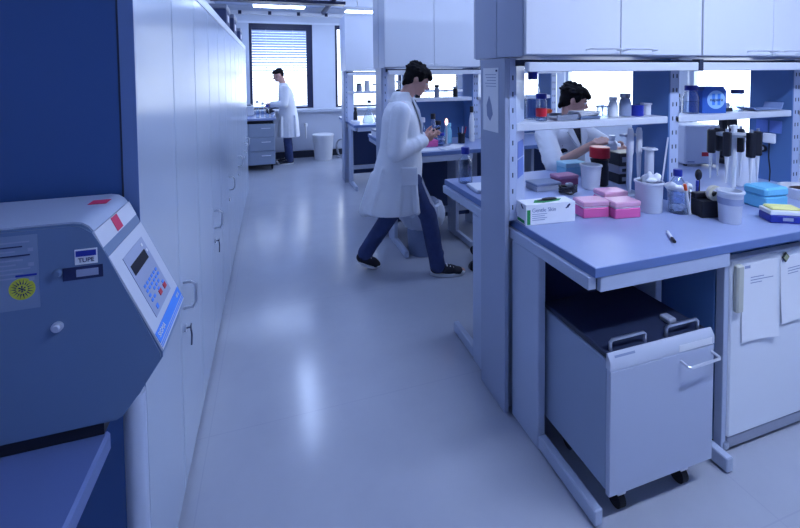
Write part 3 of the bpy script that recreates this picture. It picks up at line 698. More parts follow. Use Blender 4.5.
# cylinder stand behind the jar
s = thing('measuring_cylinder', 'clear measuring cylinder with spout behind the white tissue jar', 'cylinder', (1.925, 1.70, BT))
MB().lathe([(0, 0), (.042, 0), (.042, .012), (.02, .02), (.022, .03), (.022, .27), (.027, .275), (.019, .27), (.018, .03), (0, .028)], n=24).build('body', frost, s)
MB().lathe([(.0225, .27), (.040, .272), (.040, .28), (.0225, .282)], n=6).build('collar', white_p, s)
s = thing('pipette', 'thin white pipette leaning out of the rack behind the jar', 'pipette', (1.985, 1.625, BT))
MB().tube([(-.05, .02, .004), (.015, .03, .34)], .004, 8).build('body', white_p, s)
# black box with tape roll and pens
k = thing('pen_holder', 'black plastic holder carrying tape and tools on the nearest bench', 'holder', (1.972, 1.42, BT), -.25)
MB().box(-.058, .058, -.036, .036, 0, .078, .003).build('body', black_m, k)
MB().box(-.058, .058, .010, .036, .0785, .108, .003).build('back_tray', black_m, k)
o = thing('tape_roll', 'roll of beige tape standing in the black holder', 'tape', (1.985, 1.40, BT+.112), -.25)
ring = [(.020, -.009), (.036, -.009), (.036, .009), (.020, .009), (.020, -.009)]
tp = MB().lathe(ring, n=28); 
for v in tp.bm.verts: v.co = Vector((v.co.x, v.co.z, v.co.y))
tp.build('roll', mat('masking_tape', (.62, .60, .50), .6), o)
for k_, (dx, dy, an, m_, lab) in enumerate(((-.052, .03, -.25, orange_p, 'red topped marker leaning in the black holder'), (-.036, .05, -.12, white_p, 'white marker leaning in the black holder'), (.01, .05, .05, blue_p, 'blue pen standing in the black holder'))):
    o = thing('marker', lab, 'pen', (1.972+dx-.02, 1.42+dy, BT+.001)); o.rotation_euler = (0, an, 0)
    MB().cyl((0, 0, .004), (0, 0, .125), .006, n=10).build('barrel', white_p if k_ != 2 else blue_p, o); MB().cyl((0, 0, .1255), (0, 0, .155), .007, n=10).build('cap', m_, o)
# beaker front
j = open_jar('plastic_beaker', 'clear plastic beaker with powder at the bench front before the black holder', 'beaker', (1.978, 1.325, BT), .041, .145, frost, .048)
crumple(.034, .012, .016, 8, tissue_m, j, 'powder'); MB().lathe([(.0460, .085), (.0466, .085), (.0478, .115), (.0472, .115)], n=32).build('print_band', ink_pale, j)
# stirrer tool dark upright
o = thing('forceps_stand', 'dark small bench tool behind the black holder', 'tool', (2.15, 1.60, BT))
MB().box(-.03, .03, -.02, .02, 0, .03, .004).build('base', black_m, o); MB().cyl((0, 0, .03), (0, 0, .12), .008, n=10).build('shaft', black_m, o); MB().ell((0, 0, .14), (.016, .016, .03)).build('head', black_m, o)
# pipette carousel
o = thing('pipette_carousel', 'round pipette stand hung with black pipettes beside white carboy', 'pipette stand', (2.37, 1.575, BT))
MB().lathe([(0, 0), (.085, 0), (.085, .012), (.02, .022), (0, .022)], n=28).build('base', grey_p, o)
MB().cyl((0, 0, .02), (0, 0, .38), .013, n=14).build('pole', white_p, o)
MB().lathe([(.012, .335), (.078, .34), (.078, .352), (.012, .36)], n=28).build('holder_ring', steel, o)
MB().lathe([(0, .38), (.02, .38), (.02, .395), (0, .40)], n=16).build('knob', white_p, o)
for k in range(6):
    a = k*PI/3+.3
    p_ = thing('pipette', f'black handled pipette hanging on the round stand, {["nearest the white device", "at its near side", "towards the beaker", "towards the carboy", "at its back", "at its far side"][k]}', 'pipette', (2.37+.101*math.cos(a), 1.575+.101*math.sin(a), BT+.10), a, 'pipettes on the round stand')
    MB().box(-.020, .016, -.016, .016, .14, .27, .006).build('handle', black_m, p_); MB().lathe([(0, 0), (.003, 0), (.006, .06), (.010, .15), (0, .15)], n=10).build('shaft', white_p, p_); MB().cyl((0, 0, .26), (0, 0, .285), .007, n=10).build('plunger', steel, p_)
# carboy
o = thing('carboy', 'white translucent plastic bottle behind the light blue rack box', 'bottle', (2.70, 1.745, BT))
MB().lathe([(0, 0), (.066, 0), (.072, .008), (.072, .19), (.062, .225), (.034, .252), (.026, .258), (.026, .27)], n=28).build('body', frost, o)
MB().lathe([(0, .271), (.030, .271), (.030, .30), (.018, .325), (0, .328)], n=20).build('cap', white_p, o)
# light blue box
o = thing('rack_box', 'light blue plastic rack box in front of the carboy', 'box', (2.385, 1.43, BT), -.1)
MB().box(-.070, .070, -.055, .055, 0, .062, .006).build('base', sky_p, o); MB().box(-.073, .073, -.058, .058, .0625, .108, .010).build('lid', sky_p, o)
o = thing('foam_tube_box', 'yellow foam block in white and dark blue tray at bench front', 'box', (2.215, 1.262, BT), -.50)
MB().box(-.068, .068, -.042, .042, 0, .036, .004).build('base', blue_p, o); MB().box(-.068, .068, -.042, .042, .0362, .056, .003).build('rim', white_p, o); MB().box(-.058, .058, -.034, .034, .0562, .068, .005).build('foam', yellow_p, o)
MB().box(-.02, .02, -.0435, -.0425, .012, .026).build('print', ink_pale, o)
o = thing('white_dish', 'shallow white round tub beside the light blue rack box', 'tub', (2.74, 1.47, BT))
MB().lathe([(0, 0), (.085, 0), (.095, .05), (.100, .052), (.100, .058), (.09, .058), (.08, .01), (0, .01)], n=32).build('body', white_p, o); MB().ell((0, 0, 0), (.07, .06, .02)).build('contents', mat('brown_bits', (.05, .025, .02), .8), o).location = (0, 0, .036)
# felt pen
o = thing('felt_pen', 'white pen with black cap lying on the worktop edge', 'pen', (1.557, 1.268, BT+.0065), math.atan2(-.086, -.068))
MB().cyl((-.055, 0, 0), (.018, 0, 0), .0062, n=12).build('barrel', white_p, o); MB().cyl((.018, 0, 0), (.055, 0, 0), .0065, n=12).build('cap', black_m, o)
# back side of the nearest bench
def lidded(name, x, y, w, d, h, mb, ml, label, cat='box', rz=0, lid_f=.35):
    o = thing(name, label, cat, (x, y, BT), rz); MB().box(-w/2, w/2, -d/2, d/2, 0, h*(1-lid_f), .003).build('base', mb, o); MB().box(-w/2-.002, w/2+.002, -d/2-.002, d/2+.002, h*(1-lid_f)+.0005, h, .004).build('lid', ml, o); return o
lidded('instrument_case', 1.53, 2.07, .17, .11, .045, grey_p, mat('case_grey', (.22, .27, .42), .5), 'flat grey case on the back half of the nearest bench', 'case')
lidded('tip_rack', 1.72, 2.12, .14, .09, .06, mat('dull_pink', (.35, .10, .22), .5), mat('dull_pink_lid', (.50, .22, .36), .4), 'dull pink rack behind the black clutter on the nearest bench', 'box')
lidded('cyan_box', 1.93, 2.31, .16, .10, .088, cyan_p, mat('cyan_lid', (.40, .68, .80), .4), 'pale cyan box in front of the seated person', 'box')
o = thing('cable_clutter', 'black coiled cable with silver plug on the bench before the pink rack', 'cable', (1.60, 1.93, BT))
b = MB(); pts = []
for k in range(90): a = k*.35; pts.append((.05*math.cos(a)+.012*math.sin(k*.7), .03*math.sin(a), .008+.0004*k+.006*math.sin(k*.9)))
b.tube(pts, .006, 8).build('cable', black_m, o); MB().box(-.02, .02, -.012, .012, .044, .062, .004).build('plug', steel, o)
open_jar('white_cup', 'white plastic cup in front of the red topped black flask', 'cup', (1.80, 1.985, BT), .048, .142, white_p, .058)
o = bottle('dark_flask', 'dark flask with a wide red top behind the white cup', 'flask', (1.905, 2.03, BT), .050, .235, red_p, black_m, neck=.85, cap_h=.06)
o = thing('pipette_rack', 'rack of pipettes with pale handles left of the middle divider', 'pipette stand', (1.905, 1.80, BT))
MB().box(-.055, .055, -.04, .04, 0, .014, .003).build('base', grey_p, o); MB().cyl((0, .02, .014), (0, .02, .35), .008, n=10).build('pole', steel, o); MB().box(-.055, .055, -.012, .03, .33, .342, .003).build('holder', grey_p, o)
for k in range(2):
    p_ = thing('pipette', ['pale pipette in the rack by the middle divider, on the side of the seated person', 'pale pipette in the rack by the middle divider, next to the divider'][k], 'pipette', (1.875+.06*k, 1.775, BT+.02), 0, 'pipettes in the flat rack')
    MB().lathe([(0, 0), (.004, .02), (.010, .12), (.012, .21), (.016, .23), (.016, .34), (.011, .36), (0, .36)], n=12).build('body', white_p, p_)
# stack of dark devices right of the flask
for k, (h0, h1, m_, lab) in enumerate(((0, .06, black_m, 'black bench device at the bottom of the dark stack'), (.061, .11, grey_p, 'grey bench device in the middle of the dark stack'), (.111, .19, black_m, 'black bench device on top of the dark stack'))):
    o = thing('bench_device', lab, 'device', (2.10, 2.05, BT+h0), -.1); MB().box(-.07, .07, -.06, .06, 0, h1-h0, .004).build('housing', m_, o); MB().box(-.05, .02, -.0612, -.0602, (h1-h0)*.3, (h1-h0)*.7).build('front_plate', grey_p if k != 1 else black_m, o)
o = thing('incubator', 'white box device with red label on the back half of the bench', 'device', (3.0, 2.28, BT), -.35)
MB().box(-.12, .12, -.10, .10, .015, .30, .008).build('housing', mat('device_white', (.62, .66, .78), .4), o); MB().box(.0, .055, -.1012, -.1002, .075, .105).build('red_label', red_p, o); MB().box(-.10, -.05, -.1012, -.1002, .03, .04).build('name_print', ink_pale, o)
for a in (-.09, .09): MB().cyl((a, -.06, 0), (a, -.06, .015), .012, n=10).cyl((a, .06, 0), (a, .06, .015), .012, n=10).build('foot', rubber, o)
o = thing('microscope', 'dark microscope on the back half of the bench beyond the pipette stand', 'microscope', (3.28, 2.2, BT))
MB().box(-.08, .08, -.1, .1, 0, .035, .008).build('base', black_m, o); MB().box(-.03, .03, .04, .08, .035, .33, .008).build('arm', black_m, o); MB().cyl((0, -.02, .22), (0, .0, .36), .03, n=16).build('tube', black_m, o); MB().cyl((0, -.01, .36), (0, -.08, .40), .016, n=12).build('eyepiece', grey_p, o); MB().box(-.06, .06, -.07, .05, .14, .155, .003).build('stage', grey_p, o)
bottle('wash_bottle', 'blue capped bottle beyond the microscope on the bench back', 'bottle', (3.50, 2.15, BT), .05, .32, blue_p, fill=.4)
# divider fittings right
o = thing('power_socket', 'white socket box with black cable on the right divider panel', 'socket', (2.9675, 1.76, 1.19)); MB().box(-.02, 0, -.032, .032, -.03, .03, .004).build('box', white_p, o); MB().tube([(-.01, 0, -.03), (-.012, .0, -.12), (-.03, -.02, -.2), (-.05, -.03, -.262)], .004, 6).build('cable', black_m, o)
o = thing('cable_gland', 'round black cable outlet in the right divider panel', 'outlet', (2.9675, 1.80, 1.12)); MB().cyl((0, 0, 0), (-.008, 0, 0), .024, n=20).build('ring', black_m, o); MB().cyl((-.008, 0, 0), (-.010, 0, 0), .012, n=16).build('plug', grey_p, o)
for k in range(2): tag(MB().box(2.9655, 2.9675, 1.70+.075*k, 1.765+.075*k, 1.225+.0*k, 1.30).build('sticker', blue_st), ['blue sticker on the right divider panel, nearer to the socket edge', 'blue sticker on the right divider panel, towards the back'][k], 'sticker', 'blue stickers on the divider')
# bottle on the back end of the nearest bench
o = thing('plastic_tray', 'flat white tray on the aisle end of the bench behind the rack', 'tray', (1.185, 2.19, BT), -.1)
MB().box(-.07, .075, -.10, .07, 0, .016, .003).build('base', mat('tray_white', (.5, .55, .68), .4), o); MB().box(-.065, .07, -.095, .065, .0165, .020).build('paper_liner', paper, o)
bottle('reagent_bottle', 'large clear bottle with blue cap at the bench end by the aisle', 'bottle', (1.155, 2.345, BT), .044, .225, blue_p, fill=.52, neck=.45)

# ------------------------------------------------------------------ shelf of the nearest bench
ST = 1.3733
bottle('reagent_bottle', 'tall glass bottle with blue cap at the column end of the shelf', 'bottle', (1.262, 1.795, ST), .036, .245, blue_p, fill=.5, neck=.5)
bottle('reagent_bottle', 'small red labelled bottle with blue cap at the column end of the shelf', 'bottle', (1.255, 1.715, ST), .026, .134, blue_p, fill=.3, neck=.75, band=red_p)
o = thing('clamp', 'orange plastic clamp on the shelf beside the red labelled bottle', 'clamp', (1.325, 1.76, ST)); MB().ell((0, 0, .042), (.028, .014, .014)).build('jaw', orange_p, o); MB().cyl((0, 0, 0), (0, 0, .03), .008, n=10).build('stem', grey_p, o); MB().lathe([(0, 0), (.02, 0), (.02, .006), (0, .006)], n=16).build('base', grey_p, o)
for k, (x, w, h, m_, lab) in enumerate(((1.385, .12, .026, grey_p, 'flat grey tray on the shelf right of the orange clamp'), (1.52, .13, .016, mat('slate', (.16, .22, .36), .5), 'slate coloured tray on the shelf in front of the seated person'), )):
    o = thing('instrument_tray', lab, 'tray', (x, 1.745, ST), .05*k); MB().box(-w/2, w/2, -.06, .06, 0, h*.5, .003).build('base', m_, o)
    for t_ in (-1, 1): MB().box(-w/2, w/2, t_*.06-.003, t_*.06+.003, h*.5, h).build('rim', m_, o)
for k in range(3):
    o = thing('notebook', ['lowest notebook in the small pile on the shelf', 'middle notebook in the small pile on the shelf', 'topmost notebook in the small pile on the shelf'][k], 'notebook', (1.525+.006*k, 1.745, ST+.0085+.0092*k), .2-.15*k, 'notebooks on the shelf'); MB().box(-.06, .06, -.045, .045, .001, .008).build('pages', paper, o); MB().box(-.062, .062, -.047, .047, 0, .0009).box(-.062, .062, -.047, .047, .0081, .009).build('cover', grey_p if k != 1 else black_m, o)
open_jar('glass_beaker', 'small clear beaker with sticks on the shelf before the white bottle', 'beaker', (1.655, 1.745, ST), .028, .062, glass_m, .030)
for k in range(3): tag(MB().tube([(0, 0, .0), (.014-.012*k, .008*k, .095)], .002, 6).build('stirring_rod', white_p), ['glass rod in the shelf beaker, leaning outward', 'glass rod standing in the middle of the shelf beaker', 'glass rod in the shelf beaker, leaning back'][k], 'rod', 'rods in the shelf beaker', (1.652+.004*k, 1.745, ST+.006))
bottle('plastic_bottle', 'white plastic bottle on the shelf between beaker and grey bottle', 'bottle', (1.722, 1.745, ST), .025, .105, white_p, white_p, neck=.6)
bottle('plastic_bottle', 'grey square shouldered bottle on the shelf beside the blue tape', 'bottle', (1.803, 1.745, ST), .03, .122, grey_p, mat('bottle_grey', (.25, .30, .45), .5), neck=.65)
o = thing('tape_roll', 'dark blue tape roll on the shelf near the middle column', 'tape', (1.880, 1.745, ST)); MB().lathe([(.018, 0), (.035, 0), (.035, .058), (.018, .058), (.018, 0)], n=28).build('roll', blue_p, o)
open_jar('white_cup', 'small white cup on the shelf against the middle divider', 'cup', (1.948, 1.745, ST), .022, .066, white_p, .024)
bottle('reagent_bottle', 'blue capped bottle on the shelf, left neighbour of the blue logo box', 'bottle', (2.262, 1.735, ST), .040, .158, blue_p, fill=.5, neck=.6)
bottle('reagent_bottle', 'dark capped small bottle behind the blue capped one on the shelf', 'bottle', (2.215, 1.79, ST), .028, .11, black_m, fill=.4, neck=.6)
o = thing('logo_box', 'blue carton with round pale emblem on the rack shelf', 'box', (2.388, 1.735, ST), -.25)
MB().prism([(-.070, 0), (.070, 0), (.070, .125), (.054, .150), (-.048, .150), (-.070, .125)], -.05, .05, 'y').build('carton', mat('carton_blue', (.03, .12, .50), .5), o)
e_ = MB().cyl((.01, -.0502, .076), (.01, -.0515, .076), .052, n=36).build('emblem', mat('emblem_blue', (.34, .58, .90), .5), o)
text('lettering', 'napura', .028, ink, e_, axes((.01, -.0532, .076), (1, 0, 0), (0, 0, 1)))
for a in (-.016, .016):
    MB().box(.01+a-.008, .01+a+.008, -.0523, -.0516, .046, .110).build('emblem_bar', blue_bright, e_)
o = thing('tape_dispenser', 'small dark tape dispenser on the shelf between logo box and bottle', 'dispenser', (2.545, 1.735, ST)); MB().box(-.03, .03, -.015, .015, 0, .022, .003).build('base', black_m, o)
tp = MB().lathe([(.009, -.007), (.017, -.007), (.017, .007), (.009, .007), (.009, -.007)], n=20)
for v in tp.bm.verts: v.co = Vector((v.co.x, v.co.z, v.co.y+.036))
tp.build('roll', grey_p, o)
bottle('reagent_bottle', 'clear bottle with dark blue cap on the shelf beside the tape dispenser', 'bottle', (2.63, 1.735, ST), .032, .128, mat('navy_cap', (.02, .04, .2), .4), fill=.3, neck=.75)
o = thing('instrument_tray', 'shallow blue grey tray at the right end of the second shelf bay', 'tray', (2.83, 1.735, ST), -.05); MB().prism([(-.10, .004), (.10, .004), (.115, .045), (.108, .045), (.095, .010), (-.095, .010), (-.125, .022), (-.13, .018)], -.05, .05, 'y').build('tray', mat('tray_blue', (.22, .30, .52), .4), o); MB().box(-.1, .1, -.04, .04, 0, .004).build('base', grey_p, o)
# third bay, partly in view
bottle('reagent_bottle', 'red capped bottle on the worktop in the third bay by the right wall', 'bottle', (3.30, 1.62, BT), .045, .24, red_p, fill=.4)

# ------------------------------------------------------------------ things on the second bench
o = thing('paper_stack', 'white papers spread on the second bench beside the walking person', 'paper', (1.60, 3.53, BT), .3); MB().box(-.13, .13, -.07, .07, 0, .004).build('sheet', paper, o); MB().box(-.08, .16, -.04, .08, .0045, .008, rot=Matrix.Rotation(.4, 3, 'Z')).build('sheet', paper, o)
o = thing('paper_stack', 'white paper at the very front of the second bench behind the coat', 'paper', (1.33, 3.50, BT), -.1); MB().box(-.12, .12, -.07, .07, 0, .005).build('sheet', paper, o)
lidded('tip_box', 1.44, 3.68, .13, .09, .06, pink_p, pink_p, 'pink tip box on the second bench behind the hands of the walking person')
def flask(name, label, loc, r, h, m_=None, stop=None, fill=.35):
    o = thing(name, label, 'flask', loc); MB().lathe([(0, 0), (r*.9, 0), (r, r*.12), (r*.95, h*.16), (r*.3, h*.68), (r*.26, h*.72), (r*.26, h*.95), (r*.34, h)], n=24).build('body', m_ or glass_m, o)
    MB().lathe([(0, .003), (r*.88, .003), (r*.92, h*.14), (r*.7, h*fill), (0, h*fill)], n=20).build('contents', liquid, o)
    if stop: MB().cyl((0, 0, h*.96), (0, 0, h*1.1), r*.3, n=14).build('stopper', stop, o)
    return o
rnd = random.Random(3)
bott = [(1.30, 3.78, .035, .20, blue_p), (1.42, 3.85, .04, .26, white_p), (1.52, 3.80, .03, .30, black_m), (1.60, 3.86, .035, .22, black_m), (1.68, 3.80, .04, .20, cyan_p), (1.56, 3.70, .045, .12, blue_p)]
labs = ['blue capped clear bottle on the second bench, nearest the aisle', 'white topped bottle beside the blue capped one on the second bench', 'tall black topped bottle on the second bench above the papers', 'black topped bottle next to the teal one on the second bench', 'teal capped bottle left of the pen cup on the second bench', 'squat blue topped jar before the bottles on the second bench']
for (x, y, r_, h, m_), lab in zip(bott, labs): bottle('reagent_bottle', lab, 'bottle', (x, y, BT), r_, h, m_, None if m_ != cyan_p else cyan_p, fill=.4, neck=.6)
o = open_jar('pen_cup', 'dark pen cup on the second bench, left of the bench column', 'cup', (1.80, 3.74, BT), .035, .10, black_m)
for k, (dx, an, m_, lab) in enumerate(((-.012, -.15, black_m, 'black pen in the pen cup'), (.0, .08, white_p, 'white pen in the pen cup'), (.012, .25, red_p, 'red pen in the pen cup'))):
    q = MB().cyl((0, 0, 0), (0, 0, .16), .005, n=8).build('pen', m_); tag(q, lab, 'pen', 'pens in the pen cup', (1.80+dx, 3.74, BT+.006)); q.rotation_euler = (0, an, 0)
bottle('wash_bottle', 'slim tall bottle with black top near the second bench column', 'bottle', (1.945, 3.80, BT), .028, .36, black_m, white_p, neck=.5)
o = thing('lab_burner', 'small burner with glowing flame on the second bench', 'burner', (1.585, 3.62, BT)); MB().lathe([(0, 0), (.035, 0), (.035, .012), (.010, .02), (.010, .20), (0, .20)], n=18).build('stand', steel, o); MB().ell((0, 0, .235), (.014, .014, .032)).build('flame', emission('flame_light', (1, .55, .45), 5), o)
for k in range(7):
    x = 1.22+.105*k; h = (.09, .12, .07, .10, .13, .08, .11)[k]
    bottle('small_bottle', ['first small bottle on the second rack shelf, above the aisle end', 'second small bottle on the second rack shelf', 'third small bottle on the second rack shelf, the shortest', 'fourth small bottle on the second rack shelf', 'fifth small bottle on the second rack shelf, the tallest', 'sixth small bottle on the second rack shelf', 'seventh small bottle on the second rack shelf, by the divider'][k], 'bottle', (x, 3.99, ST), .026, h, (black_m, white_p, grey_p, blue_p)[k % 4], (grey_p, glass_m, black_m, glass_m)[k % 4], neck=.7, group='bottles on the second rack shelf')
for k, (x, lab) in enumerate(((1.12, 'white drawer insert on the rear aisle corner of the second bench'),)):
    o = thing('white_carton', lab, 'box', (x+.06, 4.50, BT), .1); MB().box(-.09, .09, -.12, .12, 0, .05, .003).build('carton', paper, o); MB().box(-.092, .092, -.122, .122, .051, .075, .003).build('lid', grey_p, o)
# ------------------------------------------------------------------ things on the farthest bench
flask('conical_flask', 'large conical flask on the farthest bench beside the window', (1.34, 5.84, BT), .10, .30, stop=black_m)
for k, (x, y, r_, h, m_, lab) in enumerate(((1.17, 6.02, .03, .22, black_m, 'dark bottle by the rack end on the farthest bench'), (1.50, 5.95, .035, .25, white_p, 'white topped bottle right of the conical flask'), (1.62, 5.90, .04, .20, black_m, 'black bottle on the farthest bench, second right of the flask'), (1.76, 5.98, .05, .18, grey_p, 'grey topped bottle on the farthest bench, near the coat'))):
    bottle('reagent_bottle', lab, 'bottle', (x, y, BT), r_, h, m_, black_m if m_ == black_m else None, fill=.4 if m_ != black_m else 0, neck=.55)
for k in range(6):
    bottle('small_bottle', ['first small jar on the farthest rack shelf, by the aisle', 'second small jar on the farthest rack shelf, white', 'third small jar on the farthest rack shelf', 'fourth small jar on the farthest rack shelf', 'fifth small jar on the farthest rack shelf', 'sixth small jar on the farthest rack shelf, innermost'][k], 'bottle', (1.27+.125*k, 6.21, ST), .045, (.12, .16, .11, .14, .12, .15)[k], (black_m, white_p, grey_p)[k % 3], (grey_p, white_p, glass_m)[k % 3], neck=.7, group='jars on the farthest rack shelf')
o = thing('glove_box', 'white carton box on the aisle corner of the farthest bench', 'box', (1.12, 5.78, BT), .1); MB().box(-.04, .04, -.1, .1, 0, .045, .002).build('carton', paper, o); MB().box(-.02, .02, -.06, .06, .0455, .047).build('opening', ink_pale, o)

# ------------------------------------------------------------------ far end of the aisle
o = thing('window_bench', 'dark grey drawer bench on a castor base at the far window', 'lab bench', (-.33, 7.35, 0))
MB().box(-.5, .375, 0, 1.0, .86, .90, .004).build('worktop', worktop_m, o)
MB().box(-.48, .355, .02, .96, .10, .80, .004).build('carcass', mat('drawer_grey', (.32, .38, .49), .45), o)
for k in range(3):
    d = MB().box(-.06, .35, .002, .019, .11+.235*k, .33+.235*k, .003).build('drawer', MATS['drawer_grey'], o); MB().tube([(.14, .002, .26+.235*k), (.14, -.02, .26+.235*k), (.28, -.02, .26+.235*k), (.28, .002, .26+.235*k)], .006, 8).build('handle', chrome, d)
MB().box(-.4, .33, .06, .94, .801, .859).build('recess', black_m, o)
for a in (-.43, .30):
    for y in (.10, .90): cs = MB().cyl((a, y, .06), (a, y, .10), .015, n=10).build('castor', black_m, o); MB().cyl((a-.016, y, .04), (a+.016, y, .04), .04, n=18).build('wheel', rubber, cs)
BW = .9005
for k, (x, y, r_, h, m_, lab) in enumerate(((-.25, 7.45, .03, .30, white_p, 'tall white topped bottle on the window bench, nearest the wardrobe'), (-.17, 7.55, .03, .26, white_p, 'middle tall clear bottle on the window bench'), (-.09, 7.48, .035, .22, blue_p, 'blue capped bottle on the window bench'), (.0, 7.46, .04, .12, black_m, 'squat black topped jar on the window bench'))):
    bottle('reagent_bottle', lab, 'bottle', (x, y, BW), r_, h, m_, fill=.5, neck=.6)
o = thing('bench_device', 'white device on the window bench in front of the stooping person', 'device', (-.45, 8.0, BW)); MB().box(-.12, .12, -.14, .14, 0, .18, .01).build('housing', white_p, o); MB().box(-.08, .08, -.10, .10, .1805, .21, .01).build('lid', grey_p, o); MB().box(.121, .124, -.05, .05, .05, .12).build('display', black_m, o)
def bin_(name, label, loc, r, h, m_, liner=False):
    o = thing(name, label, 'bin', loc)
    MB().lathe([(0, 0), (r*.82, 0), (r*.84, .01), (r, h-.01), (r+.008, h), (r-.006, h), (r*.8, .012), (0, .012)], n=32).build('body', m_, o)
    if liner:
        b = MB(); n = 40; rings = []; rr = random.Random(5)
        for z, rad, amp in ((h-.20, r+.004, .006), (h-.15, r+.035, .016), (h-.07, r+.045, .018), (h+.008, r+.028, .010), (h+.022, r+.004, .006), (h+.0, r-.02, .006), (h-.10, r-.03, .006)):
            rings.append([b.bm.verts.new(((rad+amp*math.sin(i*1.9+z*60)+amp*.6*rr.random())*math.cos(2*PI*i/n), (rad+amp*math.sin(i*1.9+z*60)+amp*.6*rr.random())*math.sin(2*PI*i/n), z+.012*rr.random())) for i in range(n)])
        for a, c_ in zip(rings, rings[1:]):
            for i in range(n): b.bm.faces.new((a[i], a[(i+1) % n], c_[(i+1) % n], c_[i]))
        b.build('bin_bag', mat('bin_bag', (.62, .68, .84), .3, alpha=.85), o)
    else: MB().lathe([(0, h+.002), (r*.9, h+.002), (r*1.02, h-.0), (r*1.02, h+.02), (0, h+.03)], n=32).build('lid', m_, o)
    return o
bin_('waste_bin', 'grey waste bin with translucent bag behind the walking person', (1.275, 3.47, 0), .15, .44, mat('bin_grey', (.22, .28, .44), .5), True)
bin_('white_tub', 'white lidded tub on the floor below the far window', (.92, 8.02, 0), .20, .47, white_p)
o = thing('cable_loop', 'grey hose coiled on the floor beside the white tub', 'hose', (1.28, 8.05, 0))
b = MB(); pts = [(.09*math.cos(a*.3)*(1+.1*math.sin(a)), .04*math.sin(a*.9)+.01*a*.1, .20+.17*math.sin(a*.3)) for a in range(64)]; b.tube(pts, .014, 8).build('hose', grey_p, o); MB().box(-.08, .08, -.05, .05, 0, .03, .004).build('base', grey_p, o)
o = thing('radiator_valve', 'small white pipe and valve on the sill casing beside the stooping person', 'valve', (.62, Y1-.30, .50)); MB().cyl((0, 0, -.12), (0, 0, .12), .012, n=10).build('pipe', white_p, o); MB().cyl((0, .0, .12), (0, 0, .18), .03, n=16).build('knob', white_p, o)

# lab stool, its base seen beyond the nearest bench end
def stool(name, label, loc, seat_z, rz=0, back=False):
    o = thing(name, label, 'stool', loc, rz)
    MB().lathe([(0, seat_z-.05), (.16, seat_z-.05), (.185, seat_z-.035), (.185, seat_z-.012), (.16, seat_z), (0, seat_z)], n=32).build('seat', black_m, o)
    MB().cyl((0, 0, .12), (0, 0, seat_z-.051), .022, n=14).build('gas_spring', steel, o)
    for k in range(5):
        a = 2*PI*k/5; l = MB().tube([(0, 0, .13), (.14*math.cos(a), .14*math.sin(a), .115), (.26*math.cos(a), .26*math.sin(a), .085)], [.022, .018, .014], 8).build('leg', black_m, o)
        MB().cyl((.26*math.cos(a)-.012*math.sin(a), .26*math.sin(a)+.012*math.cos(a), .04), (.26*math.cos(a)+.012*math.sin(a), .26*math.sin(a)-.012*math.cos(a), .04), .04, n=18).build('castor', rubber, l)
    return o
stool('lab_stool', 'black lab stool whose castors show beyond the aisle end of the nearest bench', (1.80, 3.02, 0), .48, .75)
stool('lab_stool', 'black lab stool under the seated person behind the nearest bench', (2.33, 2.82, 0), .56, .3)

# ------------------------------------------------------------------ people
def V(*a): return Vector(a)
def hand(b, wrist, fdir, palm, thumb_side, curl=.6, s=1.0):
    """palm with four fingers and a thumb; fdir: finger direction, palm: palm-facing direction"""
    f = Vector(fdir).normalized(); p = Vector(palm); p = (p-f*p.dot(f)).normalized(); sd = f.cross(p).normalized()*thumb_side   # sd points to the thumb side
    w = Vector(wrist)
    kn = []
    for k, off in enumerate((.030, .010, -.010, -.030)): kn.append(w+f*(.088-.006*abs(k-1))*s+sd*off*s)
    for q in kn: b.capsule(w+f*.02*s+(q-w-f*.088*s)*.6, .015*s, q, .0125*s, 10)
    for k, (q, ln) in enumerate(zip(kn, (.070, .078, .073, .058))):
        d = f.copy(); a = q; r = .0092*s
        for j, (lf, c) in enumerate(((.45, .5), (.32, .9), (.25, .6))):
            ax = sd
            ang = curl*c
            d = (d*math.cos(ang)+p*math.sin(ang)).normalized() if j == 0 else (Matrix.Rotation(ang*(1 if (f.cross(p)).dot(sd) > 0 else -1), 3, f.cross(p).normalized()*(1 if (f.cross(p)).dot(sd) > 0 else 1)) @ d).normalized()
            e = a+d*ln*lf*s; b.capsule(a, r, e, r*.9, 8); a = e; r *= .9
    t0 = w+f*.025*s+sd*.022*s; t1 = t0+(f*.6+sd*.75+p*.3).normalized()*.042*s; t2 = t1+(f*.85+sd*.15+p*.5).normalized()*.032*s; t3 = t2+(f*.8-sd*.1+p*.6).normalized()*.024*s
    b.capsule(t0, .015*s, t1, .0115*s, 8); b.capsule(t1, .011*s, t2, .0095*s, 8); b.capsule(t2, .0095*s, t3, .008*s, 8)

